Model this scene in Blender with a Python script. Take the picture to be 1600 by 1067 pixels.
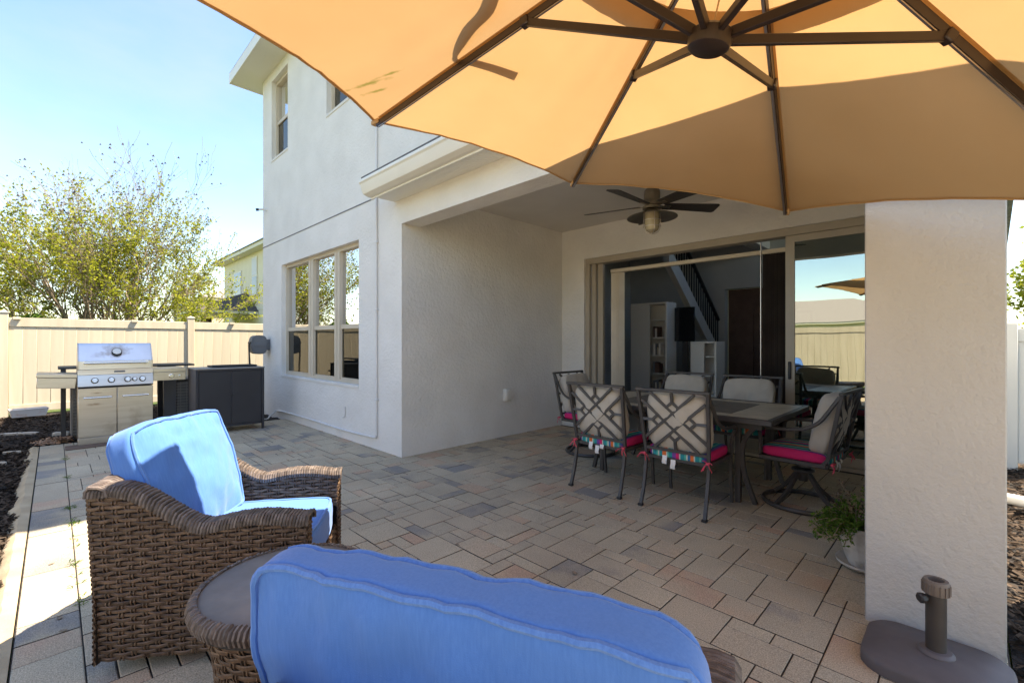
import bpy, math, random
from mathutils import Vector, Matrix, noise
R = math.radians
PI = math.pi
for o in list(bpy.data.objects): bpy.data.objects.remove(o)
SC = bpy.context.scene
COL = SC.collection
random.seed(7)

# ---------------------------------------------------------------- camera
cam = bpy.data.cameras.new('camera'); camo = bpy.data.objects.new('camera', cam); COL.objects.link(camo)
camo.location = (0, 0, 1.36); camo.rotation_euler = (R(90), 0, R(44.8))
cam.sensor_width = 36; cam.lens = 36 * 711 / 1600; cam.clip_start = 0.02; cam.clip_end = 2000
SC.camera = camo
SC.render.resolution_x = 1024; SC.render.resolution_y = 682

# ---------------------------------------------------------------- sky and sun
SUN = Vector((0.32, 0.46, 1.0)).normalized()
w = bpy.data.worlds.new('World'); SC.world = w; w.use_nodes = True
nt = w.node_tree; bg = nt.nodes['Background']; bg.inputs['Strength'].default_value = 0.094
sky = nt.nodes.new('ShaderNodeTexSky'); sky.sky_type = 'NISHITA'; sky.sun_disc = False
sky.sun_elevation = math.asin(SUN.z); sky.sun_rotation = math.atan2(SUN.x, SUN.y)
sky.air_density = 1.0; sky.dust_density = 0.45; sky.ozone_density = 1.6
tc = nt.nodes.new('ShaderNodeTexCoord'); mp = nt.nodes.new('ShaderNodeMapping'); mp.inputs['Scale'].default_value = (1.0, 1.0, 2.6)
nz = nt.nodes.new('ShaderNodeTexNoise'); nz.inputs['Scale'].default_value = 1.7; nz.inputs['Detail'].default_value = 7; nz.inputs['Roughness'].default_value = 0.55
cr = nt.nodes.new('ShaderNodeValToRGB'); cr.color_ramp.elements[0].position = 0.40; cr.color_ramp.elements[1].position = 0.78
cr.color_ramp.elements[0].color = (0.03, 0.03, 0.03, 1); cr.color_ramp.elements[1].color = (0.50, 0.50, 0.50, 1)
mx = nt.nodes.new('ShaderNodeMix'); mx.data_type = 'RGBA'; mx.inputs['B'].default_value = (2.1, 2.2, 2.4, 1)
L = nt.links
L.new(tc.outputs['Generated'], mp.inputs['Vector']); L.new(mp.outputs['Vector'], nz.inputs['Vector']); L.new(nz.outputs['Fac'], cr.inputs['Fac'])
L.new(cr.outputs['Color'], mx.inputs['Factor']); hs_ = nt.nodes.new('ShaderNodeHueSaturation'); hs_.inputs['Saturation'].default_value = 1.2; hs_.inputs['Hue'].default_value = .504; L.new(sky.outputs['Color'], hs_.inputs['Color']); L.new(hs_.outputs['Color'], mx.inputs['A']); L.new(mx.outputs['Result'], bg.inputs['Color'])
sl = bpy.data.lights.new('sun', 'SUN'); sl.energy = 3.0; sl.angle = R(0.5); sl.color = (1.0, 0.95, 0.87)
so = bpy.data.objects.new('sun', sl); COL.objects.link(so); so.location = (4, 6, 14)
so.rotation_euler = SUN.to_track_quat('Z', 'Y').to_euler()
SC.view_settings.view_transform = 'Standard'; SC.view_settings.look = 'None'; SC.view_settings.gamma = 1
SC.view_settings.exposure = 2.38; SC.view_settings.use_curve_mapping = False
SC.view_settings.use_white_balance = True; SC.view_settings.white_balance_temperature = 7700
SC.render.engine = 'CYCLES'; SC.cycles.max_bounces = 10; SC.cycles.diffuse_bounces = 6; SC.cycles.transparent_max_bounces = 16

# ---------------------------------------------------------------- helpers
class MB:
    def __init__(s): s.v = []; s.f = []
    def add(s, vs, fs):
        n = len(s.v); s.v += [tuple(x) for x in vs]; s.f += [tuple(i + n for i in q) for q in fs]; return s
    def box(s, x0, x1, y0, y1, z0, z1, b=0.0, m=None):
        if b <= 0:
            vs = [(x, y, z) for z in (z0, z1) for y in (y0, y1) for x in (x0, x1)]
            fs = [(0, 2, 3, 1), (4, 5, 7, 6), (0, 1, 5, 4), (2, 6, 7, 3), (0, 4, 6, 2), (1, 3, 7, 5)]
        else:
            X = (x0, x1); Y = (y0, y1); Z = (z0, z1); vs = []; idx = {}
            for i in (0, 1):
                for j in (0, 1):
                    for k in (0, 1):
                        sx, sy, sz = (1 - 2 * i) * b, (1 - 2 * j) * b, (1 - 2 * k) * b
                        for a, p in enumerate(((X[i], Y[j] + sy, Z[k] + sz), (X[i] + sx, Y[j], Z[k] + sz), (X[i] + sx, Y[j] + sy, Z[k]))):
                            idx[i, j, k, a] = len(vs); vs.append(p)
            fs = []
            for i in (0, 1):
                q = [idx[i, 0, 0, 0], idx[i, 1, 0, 0], idx[i, 1, 1, 0], idx[i, 0, 1, 0]]; fs.append(q if i else q[::-1])
                q = [idx[0, i, 0, 1], idx[0, i, 1, 1], idx[1, i, 1, 1], idx[1, i, 0, 1]]; fs.append(q if i else q[::-1])
                q = [idx[0, 0, i, 2], idx[1, 0, i, 2], idx[1, 1, i, 2], idx[0, 1, i, 2]]; fs.append(q if i else q[::-1])
            def ad(q, out):
                a, b_, c = (Vector(vs[q[t]]) for t in (0, 1, 2)); nn = (b_ - a).cross(c - a)
                fs.append(q if nn.dot(out) > 0 else q[::-1])
            for i in (0, 1):
                for j in (0, 1):
                    si, sj = 2 * i - 1, 2 * j - 1
                    ad([idx[i, j, 0, 0], idx[i, j, 1, 0], idx[i, j, 1, 1], idx[i, j, 0, 1]], Vector((si, sj, 0)))
                    ad([idx[i, 0, j, 0], idx[i, 1, j, 0], idx[i, 1, j, 2], idx[i, 0, j, 2]], Vector((si, 0, sj)))
                    ad([idx[0, i, j, 1], idx[1, i, j, 1], idx[1, i, j, 2], idx[0, i, j, 2]], Vector((0, si, sj)))
                    for k in (0, 1): ad([idx[i, j, k, 0], idx[i, j, k, 1], idx[i, j, k, 2]], Vector((si, sj, 2 * k - 1)))
        if m is not None: vs = [m @ Vector(p) for p in vs]
        return s.add(vs, fs)
    def bar(s, p, q, wd, ht, up=(0, 0, 1), b=0.0):
        p = Vector(p); q = Vector(q); d = q - p; ln = d.length; d.normalize(); up = Vector(up)
        sd = d.cross(up)
        if sd.length < 1e-5: sd = d.cross(Vector((1, 0, 0)))
        sd.normalize(); u = sd.cross(d)
        m = Matrix((sd, d, u)).transposed().to_4x4(); m.translation = (p + q) / 2
        return s.box(-wd / 2, wd / 2, -ln / 2, ln / 2, -ht / 2, ht / 2, b, m)
    def tube(s, pts, r, n=8, closed=False, flat=1.0, up=None, cap=True):
        P = [Vector(p) for p in pts]; N = len(P); rr = r if isinstance(r, (list, tuple)) else [r] * N
        vs = []; fs = []; prev = None
        for i in range(N):
            a = P[i - 1] if (i or closed) else P[0]; c = P[(i + 1) % N] if (i < N - 1 or closed) else P[-1]
            t = (c - a)
            if t.length < 1e-9: t = Vector((0, 0, 1))
            t.normalize()
            if up is not None: x = Vector(up) - t * t.dot(Vector(up))
            elif prev is None: x = t.orthogonal()
            else: x = prev - t * t.dot(prev)
            if x.length < 1e-6: x = t.orthogonal()
            x.normalize(); prev = x; y = t.cross(x)
            for k in range(n):
                an = 2 * PI * (k + .5) / n
                vs.append(P[i] + x * (math.cos(an) * rr[i] * flat) + y * (math.sin(an) * rr[i]))
        M_ = N if closed else N - 1
        for i in range(M_):
            j = (i + 1) % N
            for k in range(n): fs.append((i * n + k, i * n + (k + 1) % n, j * n + (k + 1) % n, j * n + k))
        if cap and not closed: fs.append(tuple(range(n))[::-1]); fs.append(tuple((N - 1) * n + k for k in range(n)))
        return s.add(vs, fs)
    def lathe(s, prof, n=24, m=None, cap=True):
        vs = []; fs = []
        for r_, z in prof:
            for k in range(n): a = 2 * PI * k / n; vs.append(Vector((r_ * math.cos(a), r_ * math.sin(a), z)))
        for i in range(len(prof) - 1):
            for k in range(n): fs.append((i * n + k, i * n + (k + 1) % n, (i + 1) * n + (k + 1) % n, (i + 1) * n + k))
        if cap: fs.append(tuple(range(n))[::-1]); fs.append(tuple((len(prof) - 1) * n + k for k in range(n)))
        if m is not None: vs = [m @ p for p in vs]
        return s.add(vs, fs)
    def prism(s, poly, a, b, fn):
        n = len(poly); vs = [fn(p[0], p[1], a) for p in poly] + [fn(p[0], p[1], b) for p in poly]
        fs = [tuple(range(n))[::-1], tuple(range(n, 2 * n))] + [(i, (i + 1) % n, n + (i + 1) % n, n + i) for i in range(n)]
        return s.add(vs, fs)
    def grid(s, nu, nv, fn):
        vs = [fn(i / nu, j / nv) for j in range(nv + 1) for i in range(nu + 1)]
        fs = [(j * (nu + 1) + i, j * (nu + 1) + i + 1, (j + 1) * (nu + 1) + i + 1, (j + 1) * (nu + 1) + i) for j in range(nv) for i in range(nu)]
        return s.add(vs, fs)
    def mesh(s, name, mat, smooth=True, ang=38):
        me = bpy.data.meshes.new(name); me.from_pydata(s.v, [], s.f); me.update()
        if mat: me.materials.append(mat)
        if smooth:
            me.polygons.foreach_set('use_smooth', [True] * len(me.polygons)); me.set_sharp_from_angle(angle=R(ang))
        return me
    def build(s, name, mat, parent=None, world=True, smooth=True, ang=38, kind=None, label=None, cat=None, group=None):
        o = bpy.data.objects.new(name, s.mesh(name, mat, smooth, ang)); COL.objects.link(o)
        if parent is not None:
            o.parent = parent
            if world and parent.type == 'EMPTY': o.matrix_parent_inverse = parent.matrix_basis.inverted()
        return tag(o, label, cat, group, kind)

def tag(o, label=None, cat=None, group=None, kind=None):
    if label: o['label'] = label
    if cat: o['category'] = cat
    if group: o['group'] = group
    if kind: o['kind'] = kind
    return o
def thing(name, label, cat, loc=(0, 0, 0), rz=0.0, group=None):
    o = bpy.data.objects.new(name, None); COL.objects.link(o); o.empty_display_size = .1
    o.location = loc; o.rotation_euler = (0, 0, rz)
    return tag(o, label, cat, group)
def copy_tree(o, parent=None):
    c = o.copy(); COL.objects.link(c)
    if parent: c.parent = parent
    for ch in o.children: copy_tree(ch, c)
    return c
def wall_holes(mb, x0, x1, z0, z1, y0, y1, holes, fn=lambda x, y, z: (x, y, z)):
    xs = sorted({x0, x1} | {h[i] for h in holes for i in (0, 1)}); zs = sorted({z0, z1} | {h[i] for h in holes for i in (2, 3)})
    xs = [x for x in xs if x0 <= x <= x1]; zs = [z for z in zs if z0 <= z <= z1]
    nx, nz_ = len(xs) - 1, len(zs) - 1
    def solid(i, k):
        if not (0 <= i < nx and 0 <= k < nz_): return False
        cx, cz = (xs[i] + xs[i + 1]) / 2, (zs[k] + zs[k + 1]) / 2
        return not any(h[0] < cx < h[1] and h[2] < cz < h[3] for h in holes)
    vid = {}
    def V(i, k, y):
        if (i, k, y) not in vid: vid[i, k, y] = len(vs); vs.append(fn(xs[i], y, zs[k]))
        return vid[i, k, y]
    vs = []; fs = []
    for i in range(nx):
        for k in range(nz_):
            if not solid(i, k): continue
            fs.append((V(i, k, y0), V(i + 1, k, y0), V(i + 1, k + 1, y0), V(i, k + 1, y0)))
            fs.append((V(i, k, y1), V(i, k + 1, y1), V(i + 1, k + 1, y1), V(i + 1, k, y1)))
            if not solid(i - 1, k): fs.append((V(i, k, y0), V(i, k + 1, y0), V(i, k + 1, y1), V(i, k, y1)))
            if not solid(i + 1, k): fs.append((V(i + 1, k, y0), V(i + 1, k, y1), V(i + 1, k + 1, y1), V(i + 1, k + 1, y0)))
            if not solid(i, k - 1): fs.append((V(i, k, y0), V(i, k, y1), V(i + 1, k, y1), V(i + 1, k, y0)))
            if not solid(i, k + 1): fs.append((V(i, k + 1, y0), V(i + 1, k + 1, y0), V(i + 1, k + 1, y1), V(i, k + 1, y1)))
    return mb.add(vs, fs)
def smoothpath(pts, n=6):
    P = [Vector(p) for p in pts]; out = []
    for i in range(len(P) - 1):
        a = P[max(i - 1, 0)]; b = P[i]; c = P[i + 1]; d = P[min(i + 2, len(P) - 1)]
        for k in range(n):
            t = k / n
            out.append(.5 * ((2 * b) + (c - a) * t + (2 * a - 5 * b + 4 * c - d) * t * t + (3 * b - a - 3 * c + d) * t ** 3))
    return out + [P[-1]]
def fbm(x, y, z=0.0, o=3):
    return noise.fractal(Vector((x, y, z)), 1.0, 2.0, o)

# ---------------------------------------------------------------- materials
def mat(name, col, rough=.6, col2=None, nscale=6.0, metal=0.0, bump=None, spec=.5, coord='Object', rnd=0.0, sheen=0.0, detail=5, ramp=(.35, .65), stretch=None):
    m = bpy.data.materials.new(name); m.use_nodes = True; t = m.node_tree; p = t.nodes['Principled BSDF']; k = t.links
    p.inputs['Roughness'].default_value = rough; p.inputs['Metallic'].default_value = metal; p.inputs['Specular IOR Level'].default_value = spec
    if sheen: p.inputs['Sheen Weight'].default_value = sheen
    c4 = (*col, 1); p.inputs['Base Color'].default_value = c4
    tcn = t.nodes.new('ShaderNodeTexCoord'); vec = tcn.outputs[coord]
    if stretch:
        mm = t.nodes.new('ShaderNodeMapping'); mm.inputs['Scale'].default_value = stretch; k.new(vec, mm.inputs['Vector']); vec = mm.outputs['Vector']
    out = None
    if col2 is not None:
        n_ = t.nodes.new('ShaderNodeTexNoise'); n_.inputs['Scale'].default_value = nscale; n_.inputs['Detail'].default_value = detail
        k.new(vec, n_.inputs['Vector'])
        r_ = t.nodes.new('ShaderNodeValToRGB'); e = r_.color_ramp.elements
        e[0].position, e[1].position = ramp; e[0].color = c4; e[1].color = (*col2, 1)
        k.new(n_.outputs['Fac'], r_.inputs['Fac']); out = r_.outputs['Color']
    if rnd:
        oi = t.nodes.new('ShaderNodeObjectInfo'); h = t.nodes.new('ShaderNodeHueSaturation')
        mr = t.nodes.new('ShaderNodeMapRange'); mr.inputs['To Min'].default_value = 1 - rnd; mr.inputs['To Max'].default_value = 1 + rnd
        k.new(oi.outputs['Random'], mr.inputs['Value']); k.new(mr.outputs['Result'], h.inputs['Value'])
        if out: k.new(out, h.inputs['Color'])
        else: h.inputs['Color'].default_value = c4
        out = h.outputs['Color']
    if out: k.new(out, p.inputs['Base Color'])
    if bump:
        last = None
        for sc, st, dist in (bump if isinstance(bump[0], (tuple, list)) else [bump]):
            n_ = t.nodes.new('ShaderNodeTexNoise'); n_.inputs['Scale'].default_value = sc; n_.inputs['Detail'].default_value = 4
            k.new(vec, n_.inputs['Vector'])
            b = t.nodes.new('ShaderNodeBump'); b.inputs['Strength'].default_value = st; b.inputs['Distance'].default_value = dist
            k.new(n_.outputs['Fac'], b.inputs['Height'])
            if last: k.new(last, b.inputs['Normal'])
            last = b.outputs['Normal']
        k.new(last, p.inputs['Normal'])
    return m
def nodes(m): return m.node_tree.nodes, m.node_tree.links, m.node_tree.nodes['Principled BSDF']
def glass_mat(name, refl, tint, rtint=(1, 1, 1), wav=0.0):
    m = bpy.data.materials.new(name); m.use_nodes = True; t = m.node_tree; t.nodes.remove(t.nodes['Principled BSDF']); k = t.links
    out = t.nodes['Material Output']; g = t.nodes.new('ShaderNodeBsdfGlossy'); g.inputs['Roughness'].default_value = 0.0; g.inputs['Color'].default_value = (*rtint, 1)
    tr = t.nodes.new('ShaderNodeBsdfTransparent'); tr.inputs['Color'].default_value = (*tint, 1)
    fr = t.nodes.new('ShaderNodeFresnel'); fr.inputs['IOR'].default_value = 1.5
    ad = t.nodes.new('ShaderNodeMath'); ad.operation = 'ADD'; ad.use_clamp = True; ad.inputs[1].default_value = refl
    mxs = t.nodes.new('ShaderNodeMixShader'); k.new(fr.outputs['Fac'], ad.inputs[0]); k.new(ad.outputs[0], mxs.inputs['Fac'])
    k.new(tr.outputs[0], mxs.inputs[1]); k.new(g.outputs[0], mxs.inputs[2]); k.new(mxs.outputs[0], out.inputs['Surface'])
    if wav:
        tcn = t.nodes.new('ShaderNodeTexCoord'); n_ = t.nodes.new('ShaderNodeTexNoise'); n_.inputs['Scale'].default_value = 1.6; n_.inputs['Detail'].default_value = 1
        b = t.nodes.new('ShaderNodeBump'); b.inputs['Strength'].default_value = wav; b.inputs['Distance'].default_value = .02
        k.new(tcn.outputs['Object'], n_.inputs['Vector']); k.new(n_.outputs['Fac'], b.inputs['Height']); k.new(b.outputs['Normal'], g.inputs['Normal'])
    return m

M = {}
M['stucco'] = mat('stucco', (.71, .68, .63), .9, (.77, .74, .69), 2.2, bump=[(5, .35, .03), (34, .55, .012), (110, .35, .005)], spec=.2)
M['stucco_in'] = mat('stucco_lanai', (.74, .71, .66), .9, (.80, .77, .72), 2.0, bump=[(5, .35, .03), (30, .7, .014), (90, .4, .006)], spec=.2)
M['stucco_shaded'] = mat('stucco_column_shaded', (.50, .48, .445), .9, (.54, .52, .485), 2.0, bump=[(5, .3, .03), (42, .6, .010), (120, .4, .005)], spec=.2)  # same paint as the walls, darkened: the column's shade is put into the colour
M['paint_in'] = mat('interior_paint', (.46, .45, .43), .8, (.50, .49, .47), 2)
M['ceil'] = mat('lanai_ceiling', (.66, .62, .56), .9, (.70, .66, .60), 2.0, bump=(60, .25, .004), spec=.2)
M['white_trim'] = mat('white_trim', (.78, .76, .68), .45, (.84, .82, .74), 1.5)
M['soffit'] = mat('soffit_vinyl', (.78, .77, .70), .5)
n_, k_, p_ = nodes(M['soffit'])
_t = n_.new('ShaderNodeTexCoord'); _w = n_.new('ShaderNodeTexWave'); _w.wave_type = 'BANDS'; _w.bands_direction = 'X'; _w.inputs['Scale'].default_value = 9.0
_b = n_.new('ShaderNodeBump'); _b.inputs['Strength'].default_value = .7; _b.inputs['Distance'].default_value = .006
k_.new(_t.outputs['Object'], _w.inputs['Vector']); k_.new(_w.outputs['Fac'], _b.inputs['Height']); k_.new(_b.outputs['Normal'], p_.inputs['Normal'])
M['tan_frame'] = mat('tan_frame', (.55, .47, .36), .45, (.60, .52, .41), 3)
M['bronze_frame'] = mat('tan_door_frame', (.42, .36, .28), .45, (.46, .40, .31), 3)
M['glass'] = glass_mat('window_glass', .55, (.5, .52, .5), (1, 1, 1), .03)
M['glass_door'] = glass_mat('door_glass', .36, (.38, .43, .40), (.84, .88, .79), .07)
M['glass_clear'] = glass_mat('clear_glass', .02, (.9, .92, .92))
M['screen'] = glass_mat('insect_screen', .07, (.30, .295, .27), (.8, .78, .7), .25)
M['blind'] = mat('white_blind', (.62, .62, .6), .6)
M['dark_slat'] = mat('brown_slat', (.055, .042, .036), .5, (.08, .062, .052), 4, rnd=.25)
M['cream_slat'] = mat('cream_slat', (.62, .54, .42), .5, (.68, .6, .48), 4)
M['shingle'] = mat('shingle', (.10, .095, .09), .95, (.17, .16, .15), 14, bump=(40, .6, .02))
M['conduit'] = mat('painted_conduit', (.66, .655, .64), .5, (.72, .71, .70), 5)
M['joint'] = mat('wall_joint', (.16, .16, .165), .8)
M['vinyl'] = mat('vinyl_fence', (.50, .43, .31), .5, (.60, .525, .395), 1.0, rnd=.05, spec=.4, stretch=(7, 7, .7), ramp=(.25, .6))
M['white_vinyl'] = mat('white_vinyl', (.70, .68, .62), .5, (.75, .73, .67), 1.3)
M['kerb'] = mat('kerb_concrete', (.40, .30, .185), .9, (.50, .39, .25), 5, bump=(60, .5, .008))
M['soil'] = mat('mulch_soil', (.012, .009, .007), .95, (.035, .026, .02), 20, bump=(35, 1.0, .03))
M['grass'] = mat('lawn', (.05, .085, .02), .95, (.10, .14, .035), 3, bump=(60, 1, .03))
M['steel'] = mat('stainless_steel', (.60, .57, .53), .30, (.52, .485, .44), 2.0, metal=1.0, bump=(220, .05, .001), stretch=(1, 1, 12))
M['steel_lid'] = mat('stainless_lid', (.80, .79, .77), .34, (.70, .68, .65), 3, metal=1.0)
def smear(m, spots, col, rough=None):
    t = m.node_tree; N = t.nodes.new; k = t.links; p = t.nodes['Principled BSDF']; src = p.inputs['Base Color'].links[0].from_socket
    ge = N('ShaderNodeNewGeometry')
    for c, sz, amt in spots:
        mm = N('ShaderNodeMapping'); mm.vector_type = 'TEXTURE'; mm.inputs['Location'].default_value = c; mm.inputs['Scale'].default_value = sz; k.new(ge.outputs['Position'], mm.inputs['Vector'])
        ln = N('ShaderNodeVectorMath'); ln.operation = 'LENGTH'; k.new(mm.outputs[0], ln.inputs[0])
        n2 = N('ShaderNodeTexNoise'); n2.inputs['Scale'].default_value = 22; n2.inputs['Detail'].default_value = 5; k.new(ge.outputs['Position'], n2.inputs['Vector'])
        a = N('ShaderNodeMath'); a.operation = 'MULTIPLY_ADD'; a.inputs[1].default_value = 1.6; k.new(n2.outputs['Fac'], a.inputs[0]); k.new(ln.outputs['Value'], a.inputs[2])
        mr = N('ShaderNodeMapRange'); mr.inputs['From Min'].default_value = 1.9; mr.inputs['From Max'].default_value = .9; mr.inputs['To Max'].default_value = amt; k.new(a.outputs[0], mr.inputs['Value'])
        mx_ = N('ShaderNodeMix'); mx_.data_type = 'RGBA'; mx_.inputs['B'].default_value = (*col, 1); k.new(mr.outputs[0], mx_.inputs['Factor']); k.new(src, mx_.inputs['A']); src = mx_.outputs['Result']
    k.new(src, p.inputs['Base Color'])
smear(M['steel_lid'], [((-8.25, .61, 1.24), (.2, .15, .10), .8), ((-8.2, .45, 1.18), (.2, .12, .04), .4)], (.30, .20, .11))
smear(M['steel'], [((-8.14, .38, .53), (.1, .09, .02), .7), ((-8.14, .40, .68), (.1, .05, .012), .6), ((-8.14, .8, .3), (.1, .08, .16), .35), ((-8.14, .55, .2), (.1, .10, .10), .3), ((-8.14, .7, .85), (.1, .06, .05), .4)], (.22, .15, .09))
M['steel_knob'] = mat('satin_knob', (.72, .70, .66), .22, metal=1.0)
M['black'] = mat('black_metal', (.018, .017, .018), .5, (.03, .028, .028), 8)
M['charcoal'] = mat('charcoal_metal', (.026, .025, .029), .5, (.034, .033, .037), 3)
M['cab_side'] = mat('grey_metal', (.085, .085, .095), .5, (.10, .10, .11), 3)
M['cab_top'] = mat('taupe_metal', (.23, .21, .19), .45, (.28, .26, .235), 4)
M['ac'] = mat('ac_grey', (.12, .115, .105), .6, (.16, .15, .135), 5)
M['grey_plastic'] = mat('grey_plastic', (.13, .135, .145), .5, (.16, .165, .175), 4)
M['bronze'] = mat('dark_bronze', (.050, .045, .043), .45, (.066, .06, .056), 12, spec=.5)
M['umb_frame'] = mat('umbrella_brown', (.022, .012, .009), .4, (.03, .018, .013), 6)
M['silver'] = mat('silver_edge', (.55, .5, .46), .35, metal=1)
M['tip'] = mat('tip_pocket', (.45, .28, .13), .8)
M['pillow'] = mat('tan_cushion', (.45, .40, .33), .95, (.51, .455, .38), 5, bump=[(7, .5, .03), (240, .25, .003)], sheen=.2, spec=.15)
M['ribbon'] = mat('pink_ribbon', (.72, .09, .13), .8, (.62, .06, .11), 20)
M['tagw'] = mat('white_label', (.75, .73, .7), .8)
M['wicker'] = mat('brown_wicker', (.085, .048, .028), .5, (.17, .105, .064), 36, spec=.45, bump=(160, .4, .002), detail=3, stretch=(1, 1, 1))
M['wicker_grey'] = mat('weathered_wicker', (.085, .062, .05), .55, (.17, .135, .115), 30, spec=.4, bump=(160, .4, .002))
for _k in ('wicker', 'wicker_grey'):
    if _k in M:
        n_, k_, p_ = nodes(M[_k]); _g = n_.new('ShaderNodeNewGeometry'); _m = n_.new('ShaderNodeMapRange'); _m.inputs['To Min'].default_value = .62; _m.inputs['To Max'].default_value = 1.35
        _h = n_.new('ShaderNodeHueSaturation'); _s = p_.inputs['Base Color'].links[0].from_socket; k_.new(_g.outputs['Random Per Island'], _m.inputs['Value']); k_.new(_m.outputs[0], _h.inputs['Value']); k_.new(_s, _h.inputs['Color']); k_.new(_h.outputs[0], p_.inputs['Base Color'])
M['wicker_dark'] = mat('wicker_backing', (.02, .013, .009), .8)
M['slate'] = mat('table_slate', (.17, .145, .125), .55, (.22, .19, .165), 9, bump=(80, .2, .003))
M['tile'] = mat('tan_tile', (.42, .365, .27), .4, (.52, .46, .35), 9)
M['tile_dark'] = mat('woven_tile', (.11, .10, .085), .55, (.19, .17, .14), 40, stretch=(1, 3, 1))
M['fan_body'] = mat('galvanized', (.36, .31, .24), .4, (.29, .25, .2), 10, metal=.8)
M['fan_blade'] = mat('fan_blade', (.05, .044, .04), .55, (.07, .06, .052), 8)
M['lamp_glass'] = mat('jar_glass', (.42, .35, .22), .25, (.5, .42, .28), 12)
M['stand'] = mat('stand_resin', (.098, .085, .088), .6, (.125, .11, .112), 7, bump=(120, .2, .003))
M['stand_pole'] = mat('stand_pole', (.045, .036, .03), .5, (.06, .05, .042), 6)
M['stand_collar'] = mat('stand_collar', (.16, .125, .10), .6)
M['pot'] = mat('whitewashed_pot', (.58, .54, .48), .8, (.36, .31, .25), 14, ramp=(.5, .75), bump=(40, .4, .006))
M['leaf_pot'] = mat('succulent_leaf', (.03, .075, .018), .5, (.07, .14, .035), 12, spec=.4)
M['leaf_red'] = mat('reddish_leaf', (.09, .03, .025), .6, (.05, .05, .02), 12)
M['bark'] = mat('bark', (.20, .145, .10), .9, (.30, .23, .165), 8)
M['twig_seed'] = mat('seed_pods', (.055, .045, .05), .9)
M['bin'] = mat('translucent_bin', (.62, .58, .55), .4, (.52, .36, .28), 9, ramp=(.55, .7))
M['stone'] = mat('pale_stone', (.52, .46, .38), .9, (.40, .34, .27), 12, bump=(50, .4, .006))
M['nb_wall'] = mat('yellow_stucco', (.74, .64, .45), .9, (.78, .68, .49), 2)
M['nb_trim'] = mat('cream_trim', (.72, .65, .50), .6)
M['nb_shutter'] = mat('pale_shutter', (.62, .6, .58), .6)
M['nb_glass'] = mat('dark_pane', (.03, .033, .036), .15)
M['nb_roof'] = mat('grey_tiles', (.26, .23, .21), .9, (.33, .29, .27), 9, bump=(30, .6, .03))
M['nb_dark'] = mat('brown_tiles', (.07, .06, .055), .9, (.10, .085, .075), 9)
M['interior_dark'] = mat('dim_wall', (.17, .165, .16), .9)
M['floor_tile'] = mat('floor_tile', (.30, .27, .23), .4)
M['white_lac'] = mat('white_lacquer', (.74, .73, .70), .4)
M['tv'] = mat('black_screen', (.006, .006, .007), .12)
M['brown_door'] = mat('brown_door', (.10, .05, .038), .5, (.13, .07, .052), 6)
M['rail'] = mat('black_iron', (.01, .01, .01), .5)
M['rubber'] = mat('black_rubber', (.02, .02, .02), .6)
M['hose'] = mat('pale_hose', (.62, .60, .56), .5)
M['brown_mat'] = mat('brown_pad', (.12, .075, .055), .9, (.15, .10, .075), 12)
M['pile'] = mat('dry_leaves', (.30, .14, .07), .9, (.42, .27, .17), 30)
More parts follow.
